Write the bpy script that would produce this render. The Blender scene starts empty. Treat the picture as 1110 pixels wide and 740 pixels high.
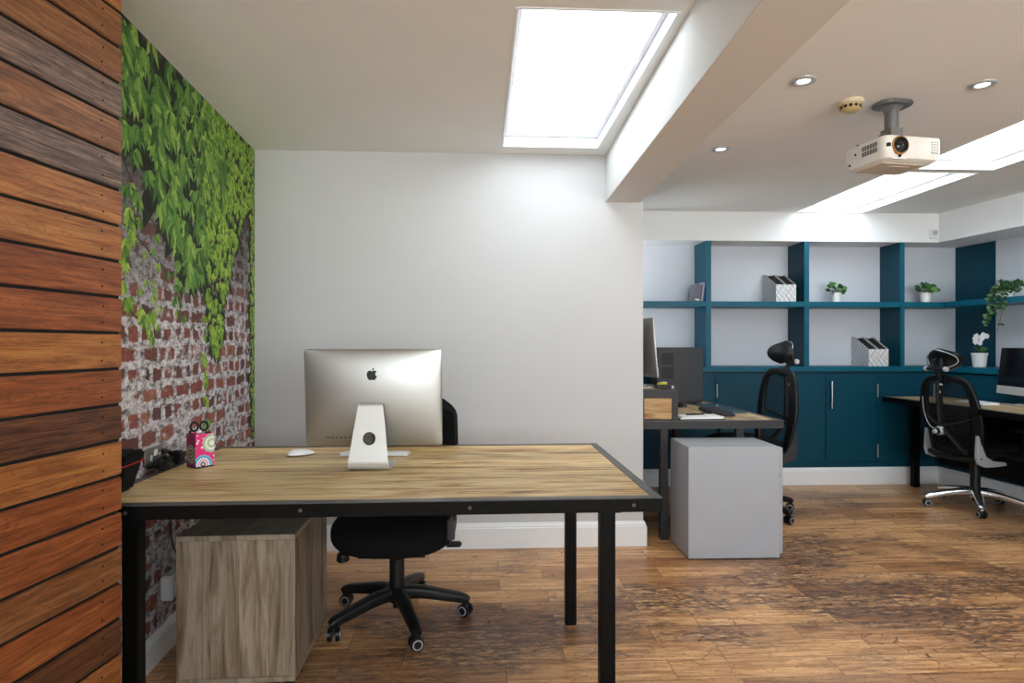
import bpy, bmesh, math, random
from mathutils import Vector, Matrix
PI = math.pi
sc = bpy.context.scene
col = sc.collection

# ------------------------------------------------------------------ materials
def mat_new(name):
    m = bpy.data.materials.new(name); m.use_nodes = True
    nt = m.node_tree; b = nt.nodes['Principled BSDF']
    return m, nt, b

class NT:
    def __init__(s, nt): s.nt = nt
    def n(s, kind, **kw):
        nd = s.nt.nodes.new('ShaderNode' + kind)
        for k, v in kw.items(): setattr(nd, k, v)
        return nd
    def l(s, a, b): s.nt.links.new(a, b)
    def coord(s, out='Object'):
        return s.n('TexCoord').outputs[out]
    def mapping(s, vec, scale=(1, 1, 1), loc=(0, 0, 0), rot=(0, 0, 0)):
        m = s.n('Mapping'); s.l(vec, m.inputs['Vector'])
        m.inputs['Scale'].default_value = scale; m.inputs['Location'].default_value = loc; m.inputs['Rotation'].default_value = rot
        return m.outputs[0]
    def noise(s, vec, scale, detail=4, rough=.55, dist=0):
        t = s.n('TexNoise'); s.l(vec, t.inputs['Vector'])
        t.inputs['Scale'].default_value = scale; t.inputs['Detail'].default_value = detail
        t.inputs['Roughness'].default_value = rough; t.inputs['Distortion'].default_value = dist
        return t.outputs['Fac']
    def ramp(s, fac, stops, interp='LINEAR'):
        r = s.n('ValToRGB'); r.color_ramp.interpolation = interp
        el = r.color_ramp.elements
        while len(el) < len(stops): el.new(0.5)
        for e, (p, c) in zip(el, stops):
            e.position = p
            e.color = (c, c, c, 1) if isinstance(c, (int, float)) else (*c, 1)
        s.l(fac, r.inputs[0]); return r.outputs[0]
    def mix(s, fac, a, b, mode='MIX'):
        m = s.n('Mix', data_type='RGBA', blend_type=mode)
        for sock, v in ((m.inputs[0], fac), (m.inputs[6], a), (m.inputs[7], b)):
            if isinstance(v, (int, float)): sock.default_value = v
            elif isinstance(v, tuple): sock.default_value = (*v, 1)
            else: s.l(v, sock)
        return m.outputs[2]
    def math(s, op, a, b=0.0, c=0.0):
        m = s.n('Math', operation=op)
        for i, v in enumerate((a, b, c)):
            if isinstance(v, (int, float)): m.inputs[i].default_value = v
            else: s.l(v, m.inputs[i])
        return m.outputs[0]
    def bump(s, b, h, strength=.3, dist=.01):
        n = s.n('Bump'); n.inputs['Strength'].default_value = strength; n.inputs['Distance'].default_value = dist
        s.l(h, n.inputs['Height']); s.l(n.outputs[0], b.inputs['Normal'])

def simple(name, c, rough=.5, metal=0, bump=0, var=.04, nscale=60, spec=None, coat=0):
    """a painted / plastic / metal surface with a faint procedural mottle"""
    m, nt, b = mat_new(name); N = NT(nt)
    f = N.noise(N.coord(), nscale, 3)
    lo = tuple(max(0, v * (1 - var)) for v in c); hi = tuple(min(1, v * (1 + var)) for v in c)
    N.l(N.ramp(f, [(.3, lo), (.7, hi)]), b.inputs['Base Color'])
    b.inputs['Roughness'].default_value = rough; b.inputs['Metallic'].default_value = metal
    if spec is not None: b.inputs['Specular IOR Level'].default_value = spec
    if coat: b.inputs['Coat Weight'].default_value = coat
    if bump: N.bump(b, f, bump, .002)
    return m

M = {}
M['wall'] = simple('wall_paint', (.575, .575, .585), .85, var=.01, nscale=3)
M['wall_white'] = simple('white_wall_paint', (.83, .85, .87), .8, var=.01, nscale=3)
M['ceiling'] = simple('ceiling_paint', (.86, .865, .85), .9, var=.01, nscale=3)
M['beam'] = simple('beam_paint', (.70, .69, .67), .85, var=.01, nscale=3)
M['skirting'] = simple('gloss_white_wood_paint', (.83, .85, .88), .35, var=.01)
M['recess'] = simple('pale_grey_panel_paint', (.60, .63, .69), .6, var=.01)
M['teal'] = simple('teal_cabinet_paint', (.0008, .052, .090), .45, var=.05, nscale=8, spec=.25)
M['teal_lit'] = simple('teal_cabinet_paint_lit', (.0008, .100, .165), .40, var=.04, spec=.3)  # same teal paint, lightened for the light catching fronts and edges
M['black_metal'] = simple('black_steel', (.0045, .004, .0035), .45, 0, bump=.1, var=.2, nscale=120, spec=.10)
M['grey_metal'] = simple('dark_grey_steel', (.036, .035, .037), .5, 0, bump=.1, var=.1, nscale=120, spec=.3)
M['rim_metal'] = simple('worn_steel_rim', (.1, .1, .105), .38, .5, var=.15, nscale=40)
M['alu'] = simple('satin_aluminium', (.46, .465, .45), .40, .92, var=.02, nscale=200)
M['alu_white'] = simple('pale_satin_aluminium', (.66, .665, .65), .42, .35, var=.02, nscale=200)
M['chrome'] = simple('polished_aluminium', (.72, .73, .75), .2, .95, var=.03)
M['silver'] = simple('silver_plastic', (.55, .57, .6), .35, .4, var=.03)
M['black_plastic'] = simple('black_plastic', (.007, .007, .008), .42, var=.2, spec=.3)
M['black_gloss'] = simple('black_glass', (.006, .005, .008), .12, var=.05)
M['black_fabric'] = simple('black_fabric', (.004, .004, .005), .9, bump=.5, var=.4, nscale=500, spec=.2)
M['charcoal'] = simple('charcoal_plastic', (.020, .020, .025), .5, var=.05)
M['charcoal_dark'] = simple('dark_vent_plastic', (.010, .010, .012), .6, var=.05)
M['grey_cab'] = simple('light_grey_steel_paint', (.385, .405, .45), .42, var=.02, nscale=6)
M['white_plastic'] = simple('white_plastic', (.82, .83, .84), .35, var=.01)
M['paper'] = simple('white_paper', (.85, .85, .84), .8, var=.02)
M['cream'] = simple('cream_plastic', (.66, .57, .40), .45, var=.03)
M['cream_dark'] = simple('yellowed_cream_plastic', (.50, .37, .17), .45, var=.03)
M['proj'] = simple('ivory_projector_plastic', (.76, .75, .71), .4, var=.03)
M['proj_warm'] = simple('beige_projector_plastic', (.62, .55, .46), .45, var=.03)
M['orange_ring'] = simple('amber_lens_ring', (.50, .25, .08), .3, .4, var=.05)
M['mount'] = simple('grey_mount_metal', (.19, .19, .195), .4, .5, var=.05)
M['pot'] = simple('white_ceramic', (.85, .85, .84), .3, var=.02)
M['yellow'] = simple('yellow_plastic', (.55, .50, .02), .5, var=.05)
M['blue'] = simple('blue_cover', (.035, .09, .42), .5, var=.06)
M['book_grey'] = simple('grey_cover', (.13, .13, .16), .6, var=.06)
M['book_pale'] = simple('pale_lilac_cover', (.45, .44, .55), .6, var=.06)
M['red'] = simple('red_piping', (.5, .01, .008), .5, var=.06)
M['green_glass'] = simple('green_tinted_glass', (.10, .17, .20), .08, var=.03)
M['panel_grey'] = simple('mid_grey_panel', (.10, .10, .10), .6, var=.05)
M['cork'] = simple('pale_wood_ruler', (.6, .52, .33), .6, var=.1)
M['brushed'] = simple('brushed_steel_plate', (.35, .34, .31), .35, .7, var=.1, nscale=100)
M['soil'] = simple('brown_bark_soil', (.06, .035, .02), .95, bump=1, var=.5, nscale=80)
M['stem'] = simple('brown_green_stem', (.10, .075, .03), .7, var=.2)
M['petal'] = simple('white_petal', (.88, .87, .88), .6, var=.03)
M['wheel_rim'] = simple('pale_caster_rim', (.38, .39, .40), .4, var=.03)

def leaf_mat(name, stops, rough=.45):
    m, nt, b = mat_new(name); N = NT(nt)
    g = N.n('NewGeometry')
    c = N.ramp(g.outputs['Random Per Island'], stops)
    f = N.noise(N.coord(), 90, 2)
    c = N.mix(N.ramp(f, [(.3, 0.0), (.8, .5)]), c, (.02, .05, .015), 'MULTIPLY')
    N.l(c, b.inputs['Base Color']); b.inputs['Roughness'].default_value = rough
    return m
M['leaf'] = leaf_mat('glossy_green_leaf', [(0, (.02, .09, .025)), (.5, (.045, .17, .035)), (1, (.12, .30, .05))])
M['leaf_ivy'] = leaf_mat('variegated_ivy_leaf', [(0, (.012, .05, .02)), (.5, (.035, .12, .04)), (1, (.18, .32, .13))])
# printed leaves of the wallpaper (a matt print)
M['print_leaf'] = leaf_mat('printed_creeper_leaf', [(0, (.03, .09, .018)), (.35, (.09, .23, .040)), (.75, (.19, .38, .06)), (1, (.38, .56, .12))], .85)
M['print_leaf_small'] = leaf_mat('printed_small_creeper_leaf', [(0, (.07, .18, .022)), (.35, (.20, .38, .045)), (.75, (.36, .56, .06)), (1, (.55, .70, .12))], .85)
M['print_dark'] = simple('printed_dark_foliage', (.012, .018, .008), .85, var=.5, nscale=30)
M['print_stem'] = simple('printed_creeper_stem', (.035, .028, .026), .85, var=.1)

def mat_glow(name, c, s):
    m = bpy.data.materials.new(name); m.use_nodes = True; nt = m.node_tree
    nt.nodes.remove(nt.nodes['Principled BSDF'])
    e = nt.nodes.new('ShaderNodeEmission'); e.inputs[0].default_value = (*c, 1); e.inputs[1].default_value = s
    nt.links.new(e.outputs[0], nt.nodes['Material Output'].inputs[0]); return m
M['lamp'] = mat_glow('lit_lamp', (1, .95, .86), 14)

def mat_glass(name, gloss=.06):
    m = bpy.data.materials.new(name); m.use_nodes = True; nt = m.node_tree
    nt.nodes.remove(nt.nodes['Principled BSDF'])
    t = nt.nodes.new('ShaderNodeBsdfTransparent'); t.inputs[0].default_value = (.97, .985, .98, 1)
    g = nt.nodes.new('ShaderNodeBsdfGlossy'); g.inputs['Roughness'].default_value = .02
    x = nt.nodes.new('ShaderNodeMixShader'); x.inputs[0].default_value = gloss
    nt.links.new(t.outputs[0], x.inputs[1]); nt.links.new(g.outputs[0], x.inputs[2])
    nt.links.new(x.outputs[0], nt.nodes['Material Output'].inputs[0]); return m
M['glass'] = mat_glass('window_glass')

def mat_mesh():
    m = bpy.data.materials.new('black_chair_mesh'); m.use_nodes = True; nt = m.node_tree
    b = nt.nodes['Principled BSDF']; b.inputs['Base Color'].default_value = (.01, .01, .012, 1); b.inputs['Roughness'].default_value = .8
    N = NT(nt); t = N.n('BsdfTransparent'); x = N.n('MixShader')
    v = N.noise(N.coord(), 700, 1)
    N.l(N.ramp(v, [(.4, .35), (.6, .8)]), x.inputs[0])
    N.l(t.outputs[0], x.inputs[1]); N.l(b.outputs[0], x.inputs[2])
    N.l(x.outputs[0], nt.nodes['Material Output'].inputs[0]); return m
M['mesh'] = mat_mesh()

def mat_floor():
    m, nt, b = mat_new('distressed_plank_floor'); N = NT(nt)
    co = N.coord()
    br = N.n('TexBrick'); N.l(N.mapping(co, loc=(.3, .043, 0)), br.inputs['Vector'])
    br.offset = .37; br.offset_frequency = 2; br.squash = 1
    br.inputs['Color1'].default_value = (0, 0, 0, 1); br.inputs['Color2'].default_value = (1, 1, 1, 1); br.inputs['Mortar'].default_value = (.5, .5, .5, 1)
    br.inputs['Scale'].default_value = 1; br.inputs['Mortar Size'].default_value = .0016; br.inputs['Mortar Smooth'].default_value = .3
    br.inputs['Bias'].default_value = 0
    br.inputs['Brick Width'].default_value = .62; br.inputs['Row Height'].default_value = .14
    rnd = N.math('MULTIPLY', br.outputs['Color'], 1.0)
    # each plank slides the grain along by its own amount
    sh = N.n('CombineXYZ'); N.l(N.math('MULTIPLY', rnd, 17.0), sh.inputs[0]); N.l(N.math('MULTIPLY', rnd, 5.0), sh.inputs[1])
    va = N.n('VectorMath', operation='ADD'); N.l(co, va.inputs[0]); N.l(sh.outputs[0], va.inputs[1])
    v = va.outputs[0]
    grain = N.noise(N.mapping(v, (2.2, 30, 1)), 1.6, 6, .62, .6)
    fine = N.noise(N.mapping(v, (8, 130, 1)), 1.5, 3, .6)
    base = N.ramp(grain, [(.22, (.20, .078, .03)), (.40, (.52, .26, .108)), (.58, (.80, .475, .235)), (.8, (.90, .62, .36))])
    tint = N.ramp(rnd, [(0, (.55, .45, .40)), (.22, (.76, .69, .64)), (.6, (1.0, .96, .9)), (1, (1.10, 1.08, 1.02))])
    c = N.mix(1.0, base, tint, 'MULTIPLY')
    c = N.mix(N.ramp(fine, [(.35, .35), (.6, 0.0)]), c, (.16, .075, .03), 'MIX')
    # black worn paint in broad drifts broken into flakes and scratches
    drift = N.noise(N.mapping(co, (.9, 1.5, 1), loc=(7.4, 2.6, 0)), 1.3, 3, .5)
    drift2 = N.noise(N.mapping(v, (2.0, 9, 1)), 1.2, 3, .6)
    flake = N.noise(N.mapping(v, (5, 16, 1)), 3.2, 8, .74, .8)
    dd = N.math('ADD', N.math('MULTIPLY', drift, .75), N.math('MULTIPLY', drift2, .35))
    sxy = N.n('SeparateXYZ'); N.l(co, sxy.inputs[0])
    # the most trodden spots of the room, worn down to the dark layer
    for (wx, wy, wr) in ((1.80, 3.50, .42), (2.0, 3.05, .48), (2.25, 2.6, .50), (1.45, 2.85, .40), (.25, 2.65, .36), (.72, 2.95, .30), (2.75, 2.9, .45), (-.25, 2.45, .38), (1.5, 2.2, .25), (2.7, 4.6, .25)):
        ux = N.math('MULTIPLY', N.math('SUBTRACT', sxy.outputs[0], wx), .6); uy = N.math('SUBTRACT', sxy.outputs[1], wy)
        ds = N.math('SQRT', N.math('ADD', N.math('MULTIPLY', ux, ux), N.math('MULTIPLY', uy, uy)))
        dd = N.math('ADD', dd, N.math('MULTIPLY', N.math('MAXIMUM', N.math('SUBTRACT', 1.0, N.math('DIVIDE', ds, wr)), 0.0), .14))
    am = N.math('MULTIPLY', N.ramp(dd, [(.56, 0.0), (.68, 1.0)]), N.ramp(flake, [(.40, 0.0), (.56, 1.0)]))
    c = N.mix(N.math('MULTIPLY', am, .88), c, (.048, .032, .036), 'MIX')
    # fine cracked lines
    vo = N.n('TexVoronoi', feature='DISTANCE_TO_EDGE'); N.l(N.mapping(v, (3.2, 6, 1)), vo.inputs['Vector']); vo.inputs['Scale'].default_value = 1.7
    warp = N.noise(v, 14, 4, .7)
    crack = N.math('LESS_THAN', N.math('ADD', vo.outputs['Distance'], N.math('MULTIPLY', warp, .05)), .034)
    crk = N.math('MULTIPLY', crack, N.ramp(N.noise(co, 2.3, 3), [(.47, 0.0), (.6, .75)]))
    c = N.mix(crk, c, (.05, .025, .015), 'MIX')
    specks = N.ramp(N.noise(N.mapping(v, (1, 2.4, 1)), 30, 6, .75), [(.36, .75), (.44, 0.0)])
    c = N.mix(specks, c, (.06, .03, .018), 'MIX')
    c = N.mix(N.math('MULTIPLY', br.outputs['Fac'], .8), c, (.035, .018, .01), 'MIX')
    N.l(c, b.inputs['Base Color'])
    N.l(N.ramp(N.noise(v, 9, 4), [(.3, .27), (.7, .42)]), b.inputs['Roughness'])
    h = N.math('SUBTRACT', N.math('MULTIPLY', grain, .25), N.math('ADD', br.outputs['Fac'], N.math('MULTIPLY', am, .15)))
    N.bump(b, h, .35, .003)
    return m
M['floor'] = mat_floor()

def mat_plank(name, axis, dark, mid, light, plank=.0, rough=.45, seed=0., knots=True, soft=1.):
    """streaky timber, grain running along local axis 0/1/2"""
    m, nt, b = mat_new(name); N = NT(nt); co = N.coord()
    sep = N.n('SeparateXYZ'); N.l(co, sep.inputs[0])
    ac = {0: 1, 1: 0, 2: 0}[axis]
    if plank:
        k = N.math('FLOOR', N.math('DIVIDE', sep.outputs[ac], plank))
        w = N.n('TexWhiteNoise', noise_dimensions='1D'); N.l(k, w.inputs['W']); rnd = w.outputs['Value']
    else:
        g = N.n('NewGeometry'); rnd = g.outputs['Random Per Island']
    cx = N.n('CombineXYZ')
    for i in range(3): N.l(N.math('MULTIPLY', rnd, 7.0 + 4 * i), cx.inputs[i])
    va = N.n('VectorMath', operation='ADD'); N.l(co, va.inputs[0]); N.l(cx.outputs[0], va.inputs[1])
    sc_ = [16.0, 16.0, 16.0]; sc_[axis] = 1.7
    grain = N.noise(N.mapping(va.outputs[0], tuple(sc_), loc=(seed,) * 3), 1.5, 7, .62, .9)
    sf = [90.0] * 3; sf[axis] = 4.
    fine = N.noise(N.mapping(va.outputs[0], tuple(sf)), 1.3, 3, .6)
    c = N.ramp(grain, [(.34, dark), (.44, mid), (.56, light)])
    c = N.mix(N.ramp(fine, [(.36, .5 * soft), (.6, 0.0)]), c, dark, 'MIX')
    if knots:
        sk = [7.0] * 3; sk[axis] = 1.6
        kn = N.noise(N.mapping(va.outputs[0], tuple(sk), loc=(seed + 4,) * 3), 1.3, 4, .6, 1.2)
        c = N.mix(N.ramp(kn, [(.27, .85), (.36, 0.0)]), c, tuple(v * .35 for v in dark), 'MIX')
    t = N.ramp(rnd, [(0, .78), (1, 1.12)])
    c = N.mix(1.0, c, t, 'MULTIPLY')
    if plank:
        fr = N.math('FRACT', N.math('DIVIDE', sep.outputs[ac], plank))
        e = N.math('MINIMUM', fr, N.math('SUBTRACT', 1.0, fr))
        c = N.mix(N.ramp(e, [(0, .7), (.012, 0.0)]), c, tuple(v * .4 for v in dark), 'MIX')
    N.l(c, b.inputs['Base Color']); b.inputs['Roughness'].default_value = rough
    N.bump(b, grain, .15, .002)
    return m
M['desk_wood'] = mat_plank('rustic_streaky_desk_wood', 0, (.22, .095, .022), (.72, .44, .16), (.96, .74, .38), plank=.17, rough=.42, seed=2.)
M['desk_wood_y'] = mat_plank('rustic_desk_wood_lengthwise', 1, (.26, .14, .055), (.56, .38, .18), (.76, .58, .34), plank=.17, rough=.42, seed=2.)
M['riser_wood'] = mat_plank('warm_rustic_front_wood', 0, (.24, .10, .025), (.48, .25, .08), (.66, .40, .16), plank=.5, rough=.45, seed=9.)
M['oak'] = mat_plank('grey_oak_laminate', 2, (.12, .075, .04), (.235, .175, .11), (.36, .30, .22), plank=.11, rough=.55, seed=5., knots=True, soft=.6)
M['oak_edge'] = mat_plank('grey_oak_edging', 2, (.17, .13, .08), (.26, .21, .14), (.32, .27, .20), plank=.3, rough=.55, seed=3., knots=False, soft=.4)

def mat_clad(name, dark, mid, light, streak):
    m, nt, b = mat_new(name); N = NT(nt)
    g = N.n('NewGeometry'); rnd = g.outputs['Random Per Island']; co = N.coord()
    cx = N.n('CombineXYZ')
    for i in range(3): N.l(N.math('MULTIPLY', rnd, 9.0 + 5 * i), cx.inputs[i])
    va = N.n('VectorMath', operation='ADD'); N.l(co, va.inputs[0]); N.l(cx.outputs[0], va.inputs[1]); v = va.outputs[0]
    g1 = N.noise(N.mapping(v, (1.6, 1.6, 20)), 1.3, 5, .6, 1.6)
    g2 = N.noise(N.mapping(v, (6, 9, 190)), 1.5, 4, .65, .3)
    g3 = N.noise(N.mapping(v, (2.5, 5, 34)), 2.2, 6, .7, 2.2)
    c = N.ramp(g1, [(.30, dark), (.48, mid), (.68, light)])
    g4 = N.noise(N.mapping(v, (3.2, 3, 11)), 1.1, 2, .45, .7)
    fig = N.math('FRACT', N.math('MULTIPLY', g4, 15.0))     # cathedral figure
    c = N.mix(N.math('MULTIPLY', N.ramp(fig, [(0, .55), (.16, 0.0)]), N.ramp(g3, [(.40, 0.0), (.55, 1.0)])), c, tuple(v_ * .5 for v_ in dark), 'MIX')
    c = N.mix(N.ramp(g2, [(.38, streak), (.56, 0.0)]), c, tuple(v_ * .30 for v_ in dark), 'MIX')
    c = N.mix(N.ramp(g3, [(.34, .7), (.46, 0.0)]), c, tuple(v_ * .55 for v_ in dark), 'MIX')
    N.l(c, b.inputs['Base Color']); b.inputs['Roughness'].default_value = .42; b.inputs['Specular IOR Level'].default_value = .35
    N.bump(b, g2, .25, .002)
    return m
M['clad_orange'] = mat_clad('orange_hardwood_board', (.17, .052, .014), (.33, .115, .030), (.47, .20, .055), .40)
M['clad_red'] = mat_clad('red_hardwood_board', (.14, .036, .010), (.26, .072, .020), (.37, .12, .035), .5)
M['clad_brown'] = mat_clad('brown_hardwood_board', (.13, .045, .016), (.24, .092, .030), (.36, .155, .055), .6)
M['clad_dark'] = mat_clad('dark_hardwood_board', (.055, .020, .010), (.115, .040, .018), (.20, .075, .030), .8)
M['clad_grey'] = mat_clad('weathered_grey_hardwood_board', (.075, .045, .033), (.17, .10, .070), (.30, .18, .12), .85)
M['gap'] = simple('dark_gap_board', (.006, .004, .003), .9, var=.1)

def mat_mural():
    """print of a weathered brick wall: y runs along the wall, z up"""
    m, nt, b = mat_new('printed_brick_wallpaper'); N = NT(nt); co = N.coord()
    sp = N.n('SeparateXYZ'); N.l(co, sp.inputs[0])
    uv = N.n('CombineXYZ'); N.l(sp.outputs[1], uv.inputs[0]); N.l(sp.outputs[2], uv.inputs[1])
    wob = N.n('TexNoise'); N.l(uv.outputs[0], wob.inputs['Vector']); wob.inputs['Scale'].default_value = 9; wob.inputs['Detail'].default_value = 5
    wob.inputs['Roughness'].default_value = .65
    ws = N.n('VectorMath', operation='SCALE'); N.l(wob.outputs['Color'], ws.inputs[0]); ws.inputs['Scale'].default_value = .07
    wa = N.n('VectorMath', operation='ADD'); N.l(uv.outputs[0], wa.inputs[0]); N.l(ws.outputs[0], wa.inputs[1])
    br = N.n('TexBrick'); N.l(wa.outputs[0], br.inputs['Vector'])
    br.offset = .5; br.inputs['Scale'].default_value = 1; br.squash = .62; br.squash_frequency = 2
    br.inputs['Color1'].default_value = (0, 0, 0, 1); br.inputs['Color2'].default_value = (1, 1, 1, 1); br.inputs['Mortar'].default_value = (.5, .5, .5, 1)
    br.inputs['Mortar Size'].default_value = .016; br.inputs['Mortar Smooth'].default_value = .1
    br.inputs['Brick Width'].default_value = .150; br.inputs['Row Height'].default_value = .078
    n1 = N.noise(uv.outputs[0], 26, 8, .78)
    n2 = N.noise(N.mapping(uv.outputs[0], (.75, 1.15, 1)), 30, 8, .80)
    brick = N.ramp(br.outputs['Color'], [(0, (.075, .028, .028)), (.3, (.20, .055, .04)), (.6, (.36, .090, .055)), (.85, (.44, .15, .09)), (1, (.13, .06, .055))])
    brick = N.mix(N.ramp(n1, [(.40, .0), (.62, .75)]), brick, (.05, .028, .028), 'MIX')
    brick = N.mix(N.ramp(n2, [(.60, .0), (.68, .8)]), brick, (.60, .56, .57), 'MIX')
    mort = N.ramp(n2, [(.39, (.035, .03, .032)), (.45, (.26, .23, .235)), (.52, (.58, .55, .57)), (.62, (.78, .76, .78))])
    pl = N.math('ADD', N.math('MULTIPLY', N.noise(uv.outputs[0], 4.2, 5, .55), .9), N.math('MULTIPLY', n1, .30))
    plaster = N.ramp(pl, [(.625, 0.0), (.66, 1.0)])
    mask = N.math('MAXIMUM', br.outputs['Fac'], plaster)
    c = N.mix(mask, brick, mort, 'MIX')
    # the old render in the upper part of the print is darker and browner
    up = N.math('ADD', sp.outputs[2], N.math('MULTIPLY', N.noise(uv.outputs[0], 3.2, 4), .5))
    upf = N.ramp(N.math('DIVIDE', up, 3.0), [(.50, 0.0), (.58, .5), (.66, .80), (.76, .96)])
    dirt = N.ramp(N.noise(uv.outputs[0], 11, 7, .7), [(.38, (.012, .010, .011)), (.55, (.06, .045, .046)), (.72, (.26, .22, .225))])
    c = N.mix(upf, c, dirt, 'MIX')
    N.l(c, b.inputs['Base Color']); b.inputs['Roughness'].default_value = .8
    return m
M['mural'] = mat_mural()

def mat_pen(name, kind):
    """floral print on the pen pot"""
    m, nt, b = mat_new(name); N = NT(nt); co = N.coord()
    def rings(cx, cz, stops, ax=0):
        s = N.n('SeparateXYZ'); N.l(co, s.inputs[0])
        dx = N.math('SUBTRACT', s.outputs[ax], cx); dz = N.math('SUBTRACT', s.outputs[2], cz)
        r = N.math('SQRT', N.math('ADD', N.math('MULTIPLY', dx, dx), N.math('MULTIPLY', dz, dz)))
        ang = N.math('ARCTAN2', dz, dx)
        r2 = N.math('ADD', r, N.math('MULTIPLY', N.math('SINE', N.math('MULTIPLY', ang, 12.0)), .0012))
        return r2
    if kind == 'front':
        r = rings(-.008, .012, None)
        fl = N.ramp(N.math('DIVIDE', r, .05), [(0, (.8, .5, .6)), (.10, (.02, .02, .03)), (.20, (.8, .8, .75)), (.30, (.65, .15, .4)), (.38, (.75, .85, .8)), (.5, (.06, .32, .62)), (.62, (.25, .5, .75))], 'CONSTANT')
        vo = N.n('TexVoronoi'); N.l(co, vo.inputs['Vector']); vo.inputs['Scale'].default_value = 75
        dots = N.math('LESS_THAN', vo.outputs['Distance'], .32)
        base = N.mix(dots, (.80, .03, .20), (.75, .85, .72), 'MIX')
        r3 = rings(.026, .09, None)
        f2 = N.ramp(N.math('DIVIDE', r3, .05), [(0, (.8, .8, .7)), (.2, (.4, .55, .3)), (.35, (.8, .78, .65)), (.55, (.35, .5, .35)), (.7, (.8, .8, .7))], 'CONSTANT')
        c = N.mix(N.math('LESS_THAN', r3, .036), base, f2)
        c = N.mix(N.math('LESS_THAN', r, .036), c, fl)
    else:
        r = rings(0, .05, None, 1)
        fl = N.ramp(N.math('DIVIDE', r, .05), [(0, (.02, .02, .02)), (.12, (.5, .4, .2)), (.24, (.03, .03, .03)), (.36, (.4, .36, .2)), (.5, (.1, .15, .12)), (.6, (.3, .3, .2))], 'CONSTANT')
        c = N.mix(N.math('LESS_THAN', r, .036), (.22, .01, .09), fl)
    N.l(c, b.inputs['Base Color']); b.inputs['Roughness'].default_value = .5
    return m
M['pen_front'] = mat_pen('pink_floral_print', 'front')
M['pen_side'] = mat_pen('olive_circle_print', 'side')

def mat_tartan():
    m, nt, b = mat_new('checked_paper_print'); N = NT(nt); co = N.coord()
    s = N.n('SeparateXYZ'); N.l(co, s.inputs[0])
    h = N.math('ADD', s.outputs[0], s.outputs[1])
    c = (.80, .81, .82)
    first = True
    for (a, k, off, w, cc) in ((1, .042, 0, .09, (.16, .24, .30)), (-1, .060, .4, .05, (.22, .32, .32)), (1, .052, .3, .06, (.55, .25, .2)), (-1, .052, .15, .07, (.35, .45, .5)), (1, .021, .5, .06, (.5, .55, .6))):
        t = N.math('FRACT', N.math('ADD', N.math('DIVIDE', N.math('ADD', h, N.math('MULTIPLY', s.outputs[2], .75 * a)), k), off + 50))
        c = N.mix(N.math('LESS_THAN', t, w * 1.4), c, cc, 'MIX')
    N.l(c, b.inputs['Base Color']); b.inputs['Roughness'].default_value = .6
    return m
M['tartan'] = mat_tartan()

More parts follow.
